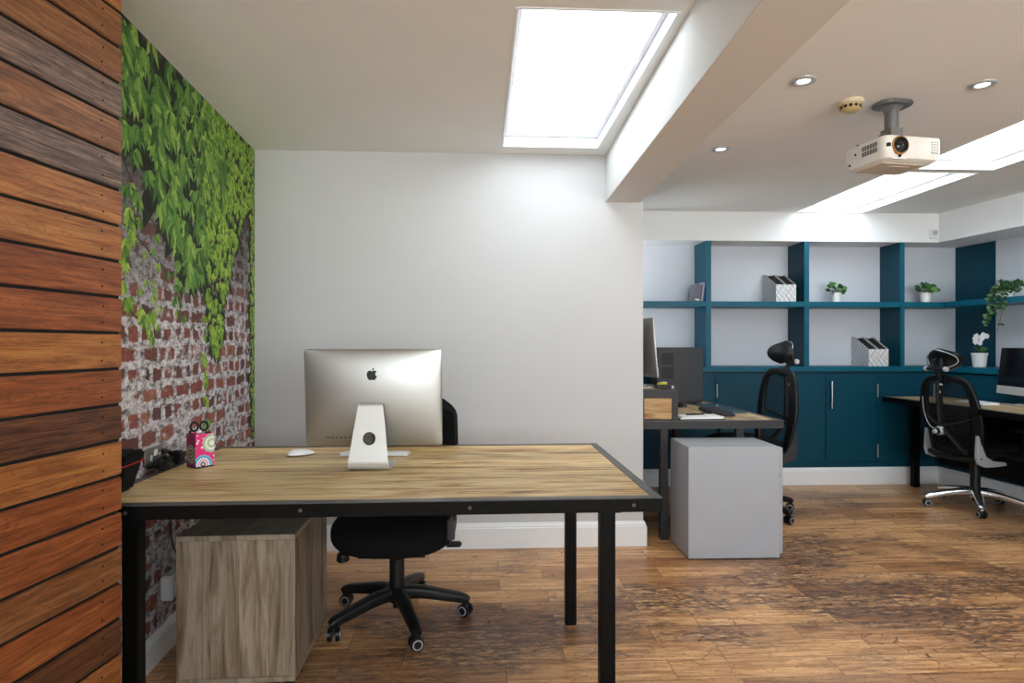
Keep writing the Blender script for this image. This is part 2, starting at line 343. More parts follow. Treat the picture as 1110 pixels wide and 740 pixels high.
# ------------------------------------------------------------------ mesh tools
class MB:
    """collects shapes; build() links them as one object"""
    def __init__(s): s.bm = bmesh.new(); s.mats = []; s.mi = 0
    def use(s, m):
        if m not in s.mats: s.mats.append(m)
        s.mi = s.mats.index(m); return s
    def _add(s, tmp, mat=None):
        if mat is not None: bmesh.ops.transform(tmp, matrix=mat, verts=tmp.verts)
        for f in tmp.faces: f.material_index = s.mi
        me = bpy.data.meshes.new('t'); tmp.to_mesh(me); tmp.free(); s.bm.from_mesh(me); bpy.data.meshes.remove(me); return s
    def box(s, x0, x1, y0, y1, z0, z1, bev=0, seg=2, mat=None):
        t = bmesh.new(); bmesh.ops.create_cube(t, size=1)
        bmesh.ops.scale(t, vec=(x1 - x0, y1 - y0, z1 - z0), verts=t.verts)
        bmesh.ops.translate(t, vec=((x0 + x1) / 2, (y0 + y1) / 2, (z0 + z1) / 2), verts=t.verts)
        if bev: bmesh.ops.bevel(t, geom=t.edges[:], offset=bev, segments=seg, affect='EDGES', clamp_overlap=True)
        return s._add(t, mat)
    def prism(s, pts, z0, z1, bev=0, seg=2, mat=None):
        t = bmesh.new(); vs = [t.verts.new((x, y, z0)) for x, y in pts]; f = t.faces.new(vs)
        r = bmesh.ops.extrude_face_region(t, geom=[f]); ex = [v for v in r['geom'] if isinstance(v, bmesh.types.BMVert)]
        bmesh.ops.translate(t, vec=(0, 0, z1 - z0), verts=ex)
        bmesh.ops.recalc_face_normals(t, faces=t.faces)
        if bev: bmesh.ops.bevel(t, geom=t.edges[:], offset=bev, segments=seg, affect='EDGES', clamp_overlap=True)
        return s._add(t, mat)
    def cyl(s, p, q, r0, r1=None, n=20, bev=0):
        r1 = r0 if r1 is None else r1; p = Vector(p); q = Vector(q); d = q - p
        t = bmesh.new(); bmesh.ops.create_cone(t, cap_ends=True, segments=n, radius1=r0, radius2=r1, depth=d.length)
        if bev:
            es = [e for e in t.edges if any(len(f.verts) > 4 for f in e.link_faces)]
            bmesh.ops.bevel(t, geom=es, offset=bev, segments=2, affect='EDGES', clamp_overlap=True)
        m = Matrix.Translation((p + q) / 2) @ d.to_track_quat('Z', 'Y').to_matrix().to_4x4()
        return s._add(t, m)
    def sphere(s, c, r, sc_=(1, 1, 1), n=16, mat=None):
        t = bmesh.new(); bmesh.ops.create_uvsphere(t, u_segments=n, v_segments=max(6, n // 2), radius=r)
        bmesh.ops.scale(t, vec=sc_, verts=t.verts); bmesh.ops.translate(t, vec=c, verts=t.verts); return s._add(t, mat)
    def lathe(s, prof, n=24, mat=None):
        t = bmesh.new(); rings = []
        for r, z in prof:
            rings.append([t.verts.new((r * math.cos(2 * PI * i / n), r * math.sin(2 * PI * i / n), z)) for i in range(n)] if r > 1e-6 else [t.verts.new((0, 0, z))])
        for a, b in zip(rings, rings[1:]):
            for i in range(n):
                j = (i + 1) % n
                if len(a) == 1 and len(b) == 1: continue
                if len(a) == 1: t.faces.new((a[0], b[i], b[j]))
                elif len(b) == 1: t.faces.new((a[i], a[j], b[0]))
                else: t.faces.new((a[i], a[j], b[j], b[i]))
        bmesh.ops.recalc_face_normals(t, faces=t.faces); return s._add(t, mat)
    def sweep(s, path, sec, closed=False, up=(0, 0, 1), scales=None, cap=True, mat=None):
        """sweep a cross section (u, v points) along a path; scales: per-point (su, sv)"""
        t = bmesh.new(); P = [Vector(p) for p in path]; n = len(P); rings = []; prev = None
        for i in range(n):
            if closed: tg = P[(i + 1) % n] - P[i - 1]
            else: tg = P[min(i + 1, n - 1)] - P[max(i - 1, 0)]
            tg.normalize(); u = Vector(up); sd = tg.cross(u)
            if sd.length < 1e-3: sd = prev if prev else tg.cross(Vector((0, 1, 0)))
            sd = sd.normalized()
            if prev and sd.dot(prev) < 0 and not closed: pass
            prev = sd; uu = sd.cross(tg).normalized()
            su, sv = scales[i] if scales else (1, 1)
            rings.append([t.verts.new(P[i] + sd * a * su + uu * b * sv) for a, b in sec])
        k = len(sec)
        for i in range(n if closed else n - 1):
            a, b = rings[i], rings[(i + 1) % n]
            for j in range(k): t.faces.new((a[j], a[(j + 1) % k], b[(j + 1) % k], b[j]))
        if cap and not closed:
            t.faces.new(rings[0]); t.faces.new(rings[-1][::-1])
        bmesh.ops.recalc_face_normals(t, faces=t.faces); return s._add(t, mat)
    def tube(s, path, r, n=10, closed=False, smooth=0, up=(0, 0, 1), radii=None):
        if smooth: path = catmull(path, smooth, closed)
        sec = [(r * math.cos(2 * PI * i / n), r * math.sin(2 * PI * i / n)) for i in range(n)]
        sc_ = None
        if radii:
            m = len(path); sc_ = []
            for i in range(m):
                f = i / (m - 1) * (len(radii) - 1); a = int(min(f, len(radii) - 2)); v = radii[a] + (radii[a + 1] - radii[a]) * (f - a); sc_.append((v, v))
        return s.sweep(path, sec, closed, up, sc_)
    def grid(s, fn, nu, nv, mat=None):
        t = bmesh.new(); g = [[t.verts.new(fn(i / nu, j / nv)) for j in range(nv + 1)] for i in range(nu + 1)]
        for i in range(nu):
            for j in range(nv): t.faces.new((g[i][j], g[i + 1][j], g[i + 1][j + 1], g[i][j + 1]))
        return s._add(t, mat)
    def raw(s, verts, faces):
        t = bmesh.new(); vs = [t.verts.new(v) for v in verts]
        for f in faces: t.faces.new([vs[i] for i in f])
        return s._add(t)
    def build(s, name, m=None, parent=None, loc=(0, 0, 0), rot=(0, 0, 0), smooth=35):
        me = bpy.data.meshes.new(name); s.bm.to_mesh(me); s.bm.free()
        for x in (s.mats or [m]): me.materials.append(M[x] if isinstance(x, str) else x)
        if smooth:
            me.polygons.foreach_set('use_smooth', [True] * len(me.polygons)); me.set_sharp_from_angle(angle=math.radians(smooth))
        o = bpy.data.objects.new(name, me); col.objects.link(o); o.location = loc; o.rotation_euler = rot
        if parent: o.parent = parent
        return o

def catmull(pts, k=6, closed=False):
    P = [Vector(p) for p in pts]; n = len(P); out = []
    rng = range(n if closed else n - 1)
    for i in rng:
        if closed: a, b, c, d = P[i - 1], P[i], P[(i + 1) % n], P[(i + 2) % n]
        else: a, b, c, d = P[max(i - 1, 0)], P[i], P[i + 1], P[min(i + 2, n - 1)]
        for j in range(k):
            t = j / k
            out.append(.5 * ((2 * b) + (-a + c) * t + (2 * a - 5 * b + 4 * c - d) * t * t + (-a + 3 * b - 3 * c + d) * t ** 3))
    if not closed: out.append(P[-1])
    return out

def rrect(w, h, r, n=5, cx=0, cy=0):
    out = []
    for (sx, sy, a0) in ((1, 1, 0), (-1, 1, 90), (-1, -1, 180), (1, -1, 270)):
        for i in range(n + 1):
            a = math.radians(a0 + 90 * i / n)
            out.append((cx + sx * (w / 2 - r) + r * math.cos(a), cy + sy * (h / 2 - r) + r * math.sin(a)))
    return out

def tag(o, label=None, cat=None, group=None, kind=None):
    if label: o['label'] = label
    if cat: o['category'] = cat
    if group: o['group'] = group
    if kind: o['kind'] = kind
    return o
def thing(name, loc, rz=0, label=None, cat=None, group=None, rx=0, ry=0):
    o = bpy.data.objects.new(name, None); col.objects.link(o); o.location = loc; o.rotation_euler = (rx, ry, rz)
    o.empty_display_size = .05
    return tag(o, label, cat, group)
def struct(o): o['kind'] = 'structure'; return o
def copy_tree(o, parent=None):
    c = o.copy(); col.objects.link(c); c.parent = parent
    for ch in list(o.children): copy_tree(ch, c)
    return c
V2 = lambda a, b: Vector((a, b, 0))
RX = lambda d: Matrix.Rotation(math.radians(d), 4, 'X')
RY = lambda d: Matrix.Rotation(math.radians(d), 4, 'Y')
RZ = lambda d: Matrix.Rotation(math.radians(d), 4, 'Z')
TR = lambda x, y, z: Matrix.Translation((x, y, z))

# ------------------------------------------------------------------ camera
FPX = 670.0
PSI = math.radians(2.82)
cam = bpy.data.cameras.new('camera'); co_ = bpy.data.objects.new('camera', cam); col.objects.link(co_)
co_.location = (0, 0, 1.21); co_.rotation_euler = (PI / 2, 0, -PSI)
cam.sensor_width = 36; cam.lens = 36 * FPX / 1110; cam.shift_y = 3.0 / 1110; cam.clip_start = .05
sc.camera = co_

# ------------------------------------------------------------------ room shell
CE = 2.345      # ceiling
YB = 3.68       # back wall of the left bay
YT = 5.19       # face of the teal joinery
YR = -2.6       # wall behind the camera
SL = .064
def LX(y): return -1.325 + SL * (YB - y)              # left wall line
def BL(y): return .742 - .022 * (YB - y)                # beam, left face
def BR(y): return .953 - .018 * (YB - y)                # beam, right face
def RWX(y): return 3.975 + .077 * (YT - y)              # face of the right bulkhead / low wall
def RBX(y): return 4.36 + .085 * (5.49 - y)             # back of the right hand recess

struct(MB().box(-1.6, 5.2, YR - .1, 5.75, -.08, 0).build('floor', 'floor', smooth=0))
def quad_y(fn0, fn1, y0, y1): return [(fn0(y0), y0), (fn1(y0), y0), (fn1(y1), y1), (fn0(y1), y1)]

# ceiling with the three roof light openings left open
SK1 = (.118, .676, 2.08, 3.545)
SK2 = (2.69, 3.285, 3.94, 5.178)
SK3 = (2.74, 3.33, 1.75, 3.865)
cb = MB()
def rect(x0, x1, y0, y1, z0=CE, z1=CE + .13): cb.box(x0, x1, y0, y1, z0, z1)
rect(-1.6, SK1[0], YR, YB + .1); rect(SK1[0], SK1[1], YR, SK1[2]); rect(SK1[0], SK1[1], SK1[3], YB + .1); rect(SK1[1], .80, YR, YB + .1)
rect(.80, 2.69, YR, 5.3); rect(2.69, 3.33, YR, SK3[2]); rect(3.33, 5.2, YR, 5.3)
rect(2.69, 2.74, SK3[2], SK3[3]); rect(2.69, 3.33, SK3[3], SK2[2]); rect(3.285, 3.33, SK2[2], 5.3); rect(2.69, 3.285, SK2[3], 5.3)
struct(cb.build('ceiling', 'ceiling', smooth=0))

def skylight(i, R):
    x0, x1, y0, y1 = R; zf = CE + .055
    m = MB(); w = .028; k = .004
    # reveal lining and white frame
    m.box(x0 - k, x0 + .006, y0, y1, CE - .003, zf + .07); m.box(x1 - .006, x1 + k, y0, y1, CE - .003, zf + .07)
    m.box(x0 + .006, x1 - .006, y0 - k, y0 + .006, CE - .003, zf + .07); m.box(x0 + .006, x1 - .006, y1 - .006, y1 + k, CE - .003, zf + .07)
    f = m.build('window_%d' % i, 'skirting', smooth=0); struct(f)
    g = MB()
    g.box(x0 + .006, x0 + w, y0 + .006, y1 - .006, zf, zf + .03, .002); g.box(x1 - w, x1 - .006, y0 + .006, y1 - .006, zf, zf + .03, .002)
    g.box(x0 + w, x1 - w, y0 + .006, y0 + w, zf, zf + .03, .002); g.box(x0 + w, x1 - w, y1 - w, y1 - .006, zf, zf + .03, .002)
    g.build('window_frame', 'skirting', f)
    MB().box(x0 + .01, x1 - .01, y0 + .01, y1 - .01, zf + .032, zf + .038).build('pane', 'glass', f, smooth=0)
    # daylight coming down through the opening (a light portal)
    l = bpy.data.lights.new('skylight_portal', 'AREA'); l.shape = 'RECTANGLE'; l.size = x1 - x0; l.size_y = y1 - y0; l.cycles.is_portal = True
    o = bpy.data.objects.new('skylight_portal', l); col.objects.link(o); o.location = ((x0 + x1) / 2, (y0 + y1) / 2, zf + .1)
skylight(1, SK1); skylight(2, SK2); skylight(3, SK3)

# walls
struct(MB().prism([(LX(YB), YB), (.972, YB), (.972, 5.2), (.85, 5.2), (.85, YB + .14), (LX(YB) - .2, YB + .14)], 0, CE).build('wall_back', 'wall', smooth=0))
struct(MB().prism([(LX(YB + .1), YB + .1), (LX(YB + .1) - .12, YB + .1), (LX(YR) - .12, YR), (LX(YR), YR)], 0, CE).build('wall_left', 'wall', smooth=0))
struct(MB().box(.85, 5.0, 5.49, 5.6, 0, CE + .1).build('wall_far', 'wall', smooth=0))
struct(MB().prism([(RBX(5.49), 5.49), (RBX(5.49) + .12, 5.49), (RBX(YR) + .12, YR), (RBX(YR), YR)], 0, CE).build('wall_right', 'wall_white', smooth=0))
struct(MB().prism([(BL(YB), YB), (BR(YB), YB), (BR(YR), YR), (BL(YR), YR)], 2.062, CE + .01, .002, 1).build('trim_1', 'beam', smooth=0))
# dropped bulkhead over the joinery, far side and right side (one L)
struct(MB().prism([(.972, YT), (RWX(YT), YT), (RWX(YR), YR), (RBX(YR), YR), (RBX(5.49), 5.49), (.972, 5.49)], 2.095, CE, .001, 1).build('trim_2', 'wall_white', smooth=0))
# unseen rear wall; its broad glazed opening is added for fill daylight
rw = MB(); rw.box(-1.6, -1.0, YR - .12, YR, 0, CE); rw.box(3.9, 5.2, YR - .12, YR, 0, CE); rw.box(-1.0, 3.9, YR - .12, YR, 2.15, CE); rw.box(-1.0, 3.9, YR - .12, YR, 0, .75)
struct(rw.build('wall_rear_unseen', 'wall', smooth=0))
wf = MB()
for x in (-1.0, .2, 1.42, 2.64, 3.85): wf.box(x, x + .05, YR - .1, YR - .03, .75, 2.15)
wf.box(-.95, 3.85, YR - .1, YR - .03, .75, .80); wf.box(-.95, 3.85, YR - .1, YR - .03, 2.10, 2.15)
w4 = struct(wf.build('window_4', 'skirting', smooth=0)); MB().box(-.95, 3.85, YR - .07, YR - .064, .80, 2.1).build('pane', 'glass', w4, smooth=0)  # unseen rear window and its pane, added for fill daylight
l = bpy.data.lights.new('window_fill_portal', 'AREA'); l.shape = 'RECTANGLE'; l.size = 4.9; l.size_y = 1.4; l.cycles.is_portal = True
o = bpy.data.objects.new('window_fill_portal', l); col.objects.link(o); o.location = (1.45, YR - .13, 1.45); o.rotation_euler = (PI / 2, 0, 0)

# skirting boards: moulded section swept along the wall foot
def skirt(name, pts, h=.148, t=.018, nose=None):
    sec = [(0, 0), (t, 0), (t, h * .80), (t * .78, h * .83), (t * .78, h * .88), (t * .5, h * .93), (t * .35, h), (0, h)]
    m = MB(); P = [Vector((x, y, 0)) for x, y in pts]; t_ = bmesh.new(); rings = []
    for i, p in enumerate(P):
        def nrm(a, b): d = (b - a).normalized(); return Vector((d.y, -d.x, 0))
        ns = []
        if i > 0: ns.append(nrm(P[i - 1], p))
        if i < len(P) - 1: ns.append(nrm(p, P[i + 1]))
        n = sum(ns, Vector()) / len(ns); n = n / max(n.length_squared, .3)
        rings.append([t_.verts.new(p + n * a + Vector((0, 0, b))) for a, b in sec])
    k = len(sec)
    for a, b in zip(rings, rings[1:]):
        for j in range(k): t_.faces.new((a[j], a[(j + 1) % k], b[(j + 1) % k], b[j]))
    t_.faces.new(rings[0]); t_.faces.new(rings[-1])
    bmesh.ops.recalc_face_normals(t_, faces=t_.faces); m._add(t_)
    return struct(m.build(name, 'skirting', smooth=30))
skirt('baseboard_back', [(LX(YB) + .001, YB - .0005), (.9725, YB - .0005), (.9725, 5.16)])
skirt('baseboard_left', [(LX(-.5), -.5), (LX(YB) + .0005, YB - .02)], h=.115)
skirt('baseboard_far', [(1.0, YT + .01), (RWX(YT), YT + .01), (RWX(.5), .5)])

# ------------------------------------------------------------------ teal joinery
# far bookcase: uprights, shelf, back panels; base cupboards below
bk = thing('bookcase', (0, YT, 1.02), 0, 'teal open bookcase built into the far wall above the cupboards', 'bookcase')
MB().box(.975, RBX(5.485), .285, .299, 0, 1.075).build('back_panel', 'recess', bk, smooth=0)
ups = [(1.914, 1.960), (2.775, 2.819), (3.634, 3.669)]
for a, b in ups:
    u = MB().box(a, b, .012, .285, 0, 1.075).build('upright', 'teal', bk)
    MB().box(a, b, .0, .0119, 0, 1.075, .0015, 1).build('lit_edge', 'teal_lit', u)  # front strip of the upright, its brighter light painted into the colour
MB().box(.975, RWX(YT + .285) + .30, .001, .285, .511, .557, .0015, 1).build('shelf', 'teal_lit', bk)
# teal end panel on the right return, the corner
rb = thing('corner_bookcase', (0, 0, 0), 0, 'teal shelving on the right hand wall beyond the bookcase corner', 'bookcase')
def along(y0, y1, off0, off1): return [(RBX(y0) - off0, y0), (RBX(y0) - off1, y0), (RBX(y1) - off1, y1), (RBX(y1) - off0, y1)]
MB().prism(along(5.07, 5.474, .001, .012), 1.02, 2.094).build('end_panel', 'teal', rb, smooth=0)
MB().prism(along(2.0, 5.068, .001, .010), 1.02, 2.094).build('back_panel', 'recess', rb, smooth=0)
MB().prism(along(2.0, 5.17, .0125, .37), 1.531, 1.577, .0015, 1).build('shelf', 'teal_lit', rb)
# base cupboards, L shaped carcass and thick top
bc = thing('base_cupboard', (0, 0, .148), 0, 'long teal base cupboard along the far wall with steel bar handle', 'cupboard')
MB().prism([(.975, YT + .006), (RWX(YT) + .006, YT + .006), (RWX(2.0) + .006, 2.0), (RBX(2.0) - .002, 2.0), (RBX(5.48) - .002, 5.485), (.975, 5.485)], 0, .815).build('body', 'teal', bc, smooth=0)
MB().prism([(.975, YT - .012), (RWX(YT) - .012, YT - .012), (RWX(2.0) - .012, 2.0), (RBX(2.0) - .003, 2.0), (RBX(5.48) - .003, 5.484), (.975, 5.484)], .826, .870, .0015, 1).build('worktop', 'teal_lit', bc)
MB().box(.98, 3.96, YT + .012, YT + .1, .815, .826).build('shadow_gap', 'charcoal_dark', bc, smooth=0)
def door(x0, x1, hinge, handle):
    d = MB().box(x0, x1, YT - .004, YT + .0055, .05, .80, .0015, 1).build('door', 'teal', bc)
    for z in (.605, .085):
        hh = MB().cyl((hinge, YT - .011, z), (hinge, YT - .011, z + .115), .006, n=10, bev=.002).build('hinge', 'brushed', d)
    if handle:
        h = MB(); h.cyl((handle, YT - .036, .51), (handle, YT - .036, .745), .0075, n=12, bev=.002)
        for z in (.54, .715): h.cyl((handle, YT - .036, z), (handle, YT - .004, z), .005, n=8)
        h.build('handle', 'chrome', d)
door(2.0, 2.955, 2.006, None)
door(2.966, 3.418, 3.420, 3.0)
door(1.05, 1.99, 1.06, None)
door(3.43, 3.93, 3.925, None)
MB().prism([(RWX(4.42) - .002, 4.42), (RWX(4.42) + .005, 4.42), (RWX(3.7) + .005, 3.7), (RWX(3.7) - .002, 3.7)], .28, .58).build('grey_panel', 'panel_grey', bc, smooth=0)
struct(MB().prism([(RWX(2.0) , 2.0), (RBX(2.0), 2.0), (RBX(YR), YR), (RWX(YR), YR)], 0, 2.094).build('wall_right_near', 'wall_white', smooth=0))

# ------------------------------------------------------------------ timber cladding, near left
C0 = Vector((-.987, 1.75, 0)); ang = math.atan2(.1307, .9914)     # local +x runs away from us along its face
cl = thing('timber_cladding', C0, PI / 2 - ang, 'wall of horizontal red-brown hardwood boards with dark gaps, nearest left', 'wall cladding')
pitch = .0975; m = MB(); sw = []; z = -.0225; k = 0
random.seed(4)
BO = ['clad_orange', 'clad_dark', 'clad_red', 'clad_orange', 'clad_red', 'clad_brown', 'clad_orange', 'clad_dark', 'clad_red', 'clad_brown', 'clad_orange', 'clad_red', 'clad_brown', 'clad_orange',
      'clad_dark', 'clad_brown', 'clad_grey', 'clad_brown', 'clad_grey', 'clad_brown', 'clad_orange', 'clad_brown', 'clad_red', 'clad_grey', 'clad_brown']
BO = ['clad_red', 'clad_dark', 'clad_brown', 'clad_orange', 'clad_dark', 'clad_red', 'clad_brown', 'clad_red', 'clad_red', 'clad_orange', 'clad_dark', 'clad_red',
      'clad_orange', 'clad_red', 'clad_red', 'clad_orange', 'clad_orange', 'clad_grey', 'clad_brown', 'clad_grey', 'clad_brown', 'clad_brown', 'clad_orange', 'clad_brown', 'clad_red']
while z < CE - .01:
    z0 = max(z, .002); z1 = min(z + pitch - .0085, CE - .002)
    if z1 - z0 > .01: m.use(BO[k % len(BO)]); m.box(-2.4, 0, 0, .009, z0, z1, .0025, 2)
    for dz in (.022, .066):
        zz = z + dz + random.uniform(-.003, .003)
        if z0 < zz < z1:
            xx = -.073 + random.uniform(-.003, .003); sw.append((xx, zz))
    z += pitch; k += 1
m.build('board', None, cl)
for xx, zz in sw: MB().cyl((xx, -.0006, zz), (xx, .004, zz), .003, n=8).build('screw', 'gap', cl, smooth=0)
MB().box(-2.4, -.0006, .0095, .05, .001, CE - .002).build('backing', 'gap', cl, smooth=0)
dx, dy = .1307, .9914
p0 = C0 + Vector((-.0515 * dy, .0515 * dx, 0)); p1 = p0 - Vector((dx, dy, 0)) * 2.4
struct(MB().prism([(p0.x, p0.y - .004), (LX(1.75) + .02, 1.775), (LX(-.66) + .02, -.66), (p1.x, p1.y)], 0, CE - .001).build('wall_near_left', 'wall', smooth=0))

# ------------------------------------------------------------------ brick and ivy wallpaper on the left wall
MY0, MY1, MZ0, MZ1 = 1.80, YB - .004, .118, CE - .004
wa_ = math.atan2(SL, 1)
mural = thing('brick_mural', (LX(YB), YB, 0), wa_, 'wallpaper print of weathered red brick with hanging green creeper', 'wall mural')
# local: y negative towards the camera, x out of the wall
Ls = (YB - MY0)
mp = MB(); mp.use('mural'); mp.box(.0006, .0020, -Ls, -.004, MZ0, MZ1)
rnd = random.Random(11)
verts = {'print_leaf': ([], []), 'print_leaf_small': ([], []), 'print_stem': ([], []), 'print_dark': ([], [])}
def leaflet(key, y, z, L, w, a, x):
    """pointed leaflet hanging from (y, z), direction a (0 = straight down)"""
    vs, fs = verts[key]; b = len(vs)
    dy, dz = math.sin(a), -math.cos(a); py, pz = -dz, dy
    prof = [(0, 0), (.22, .75), (.42, 1), (.72, .55), (1, 0), (.72, -.55), (.42, -1), (.22, -.75)]
    ok = True
    pts = []
    for t, s in prof:
        yy = y + dy * L * t + py * w * s; zz = z + dz * L * t + pz * w * s
        if not (-Ls + .005 < yy < -.006 and MZ0 + .01 < zz < MZ1 + .06): return
        zz = min(zz, MZ1 - .002)
        pts.append((x, yy, zz))
    vs.extend(pts); fs.append(tuple(range(b, b + 8)))
def cluster(key, y, z, S, dark=True):
    n = rnd.choice((3, 4, 5, 5)); t = rnd.gauss(0, .25); x = .0023 + rnd.random() * .0006
    for i in range(3 if dark else 0):
        leaflet('print_dark', y + rnd.gauss(0, S * .3), z + S * .35, S * 1.5, S * .42, t + (i - 1) * .5, .00215 + rnd.random() * .0001)
    for i in range(n):
        a = t + (i - (n - 1) / 2) * .50
        leaflet(key, y, z, S * (1 - .13 * abs(i - (n - 1) / 2)) * rnd.uniform(.85, 1.1), S * .155, a, x + i * .00003)
def dens(yw, z):
    """how thick the creeper grows (world y along wall, height)"""
    u = yw
    big = 0; small = 0
    top = CE - z
    # big leaved sheet between y 2.2 and 3.15
    def bottom(pts, u):
        for (a, b), (c, d) in zip(pts, pts[1:]):
            if a <= u <= c: return b + (d - b) * (u - a) / (c - a)
        return 9
    lo = bottom([(1.8, 2.15), (2.2, 1.90), (2.30, 1.86), (2.42, 1.84), (2.47, 1.72), (2.58, 1.62), (2.72, 1.45), (2.80, 1.43), (2.92, 1.55), (3.02, 1.62), (3.1, 1.75), (3.2, 2.0)], u)
    if z > lo: big = min(1, (z - lo) / .12 + .25)
    lo2 = bottom([(2.88, 1.95), (2.93, 1.40), (2.98, 1.30), (3.02, 1.20), (3.08, 1.16), (3.14, 1.22), (3.2, 1.50), (3.28, 1.62), (3.36, 1.75), (3.5, 1.95), (3.6, 2.0), (3.62, .7), (3.68, .7)], u)
    if z > lo2: small = 1
    if u > 3.60 and rnd.random() < .5: small = small
    return big, small
for i in range(1700):
    yw = rnd.uniform(1.85, 3.22); z = rnd.uniform(1.4, CE + .05)
    b_, s_ = dens(yw, z)
    if rnd.random() < b_ * .25: cluster('print_leaf', (yw - YB), z, rnd.uniform(.075, .130))
for i in range(6200):
    yw = rnd.uniform(2.88, 3.68); z = rnd.uniform(.7, CE + .03)
    b_, s_ = dens(yw, z)
    if rnd.random() < s_ * .27: cluster('print_leaf_small', (yw - YB), z, rnd.uniform(.035, .062))
# scattered sprigs on the left part
for (yw, z, S, key, n, sp) in ((2.22, 1.78, .07, 'print_leaf', 9, .07), (2.21, 1.60, .075, 'print_leaf_small', 5, .045), (2.19, 1.50, .07, 'print_leaf_small', 4, .03), (2.36, 1.58, .05, 'print_leaf_small', 8, .08), (2.42, 1.40, .045, 'print_leaf_small', 6, .06),
        (2.33, 1.33, .085, 'print_leaf_small', 3, .03), (2.40, 1.28, .06, 'print_leaf_small', 3, .04), (2.60, 1.52, .06, 'print_leaf', 9, .07), (2.66, 1.42, .05, 'print_leaf', 5, .04), (2.22, 1.37, .06, 'print_leaf_small', 3, .02),
        (2.90, 1.32, .05, 'print_leaf_small', 4, .03), (2.91, 1.17, .055, 'print_leaf_small', 4, .02), (2.92, 1.06, .055, 'print_leaf_small', 4, .02), (2.93, .95, .055, 'print_leaf_small', 3, .015), (2.94, .86, .05, 'print_leaf_small', 4, .02)):
    for j in range(n): cluster(key, yw - YB + rnd.gauss(0, sp * .7), z + rnd.gauss(0, sp), S * rnd.uniform(.8, 1.1), False)
# stems
def stemline(pts, w):
    vs, fs = verts['print_stem']; P = catmull([(0, p[0], p[1]) for p in pts], 5)
    for a, b in zip(P, P[1:]):
        d = (b - a).normalized(); n = Vector((0, -d.z, d.y)) * w; k = len(vs)
        for q in (a - n, b - n, b + n, a + n): vs.append((.00225, q.y - YB, q.z))
        fs.append((k, k + 1, k + 2, k + 3))
stemline([(2.05, 2.0), (2.2, 1.82), (2.35, 1.70), (2.5, 1.62), (2.62, 1.58)], .004)
stemline([(2.05, 1.62), (2.2, 1.62), (2.38, 1.55), (2.5, 1.50), (2.6, 1.50)], .0035)
stemline([(2.19, 1.36), (2.26, 1.31), (2.34, 1.30), (2.42, 1.31)], .003)
stemline([(2.62, 1.9), (2.66, 1.7), (2.70, 1.5)], .003)
stemline([(2.93, 1.5), (2.92, 1.2), (2.95, .84)], .0018)
for key, (vs, fs) in verts.items():
    mp.use(key); mp.raw(vs, fs)
mu = mp.build('print', None, mural, smooth=0)

# ------------------------------------------------------------------ desks
def desk(name, x0, x1, y0, y1, h, label, wood, metal='black_metal', lx=(.17, .17), ly=(.06, .25), band=.044, lip=.032, leg=.047, bolts_front=True, loc_rot=0, foot=0):
    cx, cy = (x0 + x1) / 2, (y0 + y1) / 2; W = (x1 - x0) / 2; D = (y1 - y0) / 2
    t = thing(name, (cx, cy, 0), loc_rot, label, 'desk')
    MB().box(-W + lip, W - lip, -D + lip, D - lip, h - .03, h - .0015, .001, 1).build('tabletop', wood, t)
    f = MB(); f.use(metal)
    f.box(-W, W, -D, -D + .005, h - band, h - .004); f.box(-W, W, D - .005, D, h - band, h - .004)
    f.box(-W, -W + .005, -D + .005, D - .005, h - band, h - .004); f.box(W - .005, W, -D + .005, D - .005, h - band, h - .004)
    f.box(-W + .006, W - .006, -D + .006, D - .006, h - .036, h - .031)
    f.use('rim_metal')
    f.box(-W, W, -D, -D + lip, h - .004, h, .001, 1); f.box(-W, W, D - lip, D, h - .004, h, .001, 1)
    f.box(-W, -W + lip, -D + lip, D - lip, h - .004, h, .001, 1); f.box(W - lip, W, -D + lip, D - lip, h - .004, h, .001, 1)
    f.build('frame', None, t)
    lh = h - .037
    for sx in (-1, 1):
        for sy, ins in ((-1, ly[0]), (1, ly[1])):
            X = sx * (W - lx[0 if sx < 0 else 1]); Y = sy * (D - ins)
            MB().box(X - leg / 2, X + leg / 2, Y - leg / 2, Y + leg / 2, 0, lh, .003, 2).build('leg', metal, t)
    for sx in (-1, 1):
        X = sx * (W - lx[0 if sx < 0 else 1]); MB().box(X - leg / 2 - .012, X + leg / 2 + .012, -D + .012, D - .012, lh - .012, lh + .0008).build('rail', metal, t, smooth=0)
    if bolts_front:
        n = 4
        for i in range(n):
            X = -W + .16 + (2 * W - .25) * i / (n - 1); b = MB()
            b.cyl((X, -D - .003, h - .023), (X, -D + .002, h - .023), .006, n=6)
            b.cyl((X, -D - .005, h - .023), (X, -D - .002, h - .023), .0028, n=8)
            b.build('bolt', 'rim_metal', t)
    return t
desk('desk', -1.204, .551, 1.865, 2.91, .74, 'large black steel framed rustic wood desk in the foreground', 'desk_wood', lx=(.155, .163), ly=(.055, .25), loc_rot=math.radians(.6))
desk('desk', .985, 1.868, 3.735, 5.16, .74, 'rustic wood desk with dark grey frame beyond the wall corner', 'desk_wood_y', 'grey_metal', lx=(.145, .26), ly=(.06, .12), band=.05, bolts_front=False)
d3 = desk('desk', 3.435, 3.955, 2.9, 5.14, .765, 'black framed wood desk against the right hand wall', 'desk_wood_y', lx=(.25, .06), ly=(.1, .055), band=.045, leg=.052, bolts_front=False)
for ch in [c for c in d3.children if c.name.split('.')[0] == 'leg' and max((c.matrix_basis @ v.co).x for v in c.data.vertices) > .1]: bpy.data.objects.remove(ch, do_unlink=True)   # wall fixed along its far side

MB().box(.235, .247, -.42, 1.10, .19, .715).build('shade_panel', 'black_metal', d3, smooth=0)  # black sheet added as the deep shade over the teal under this desk

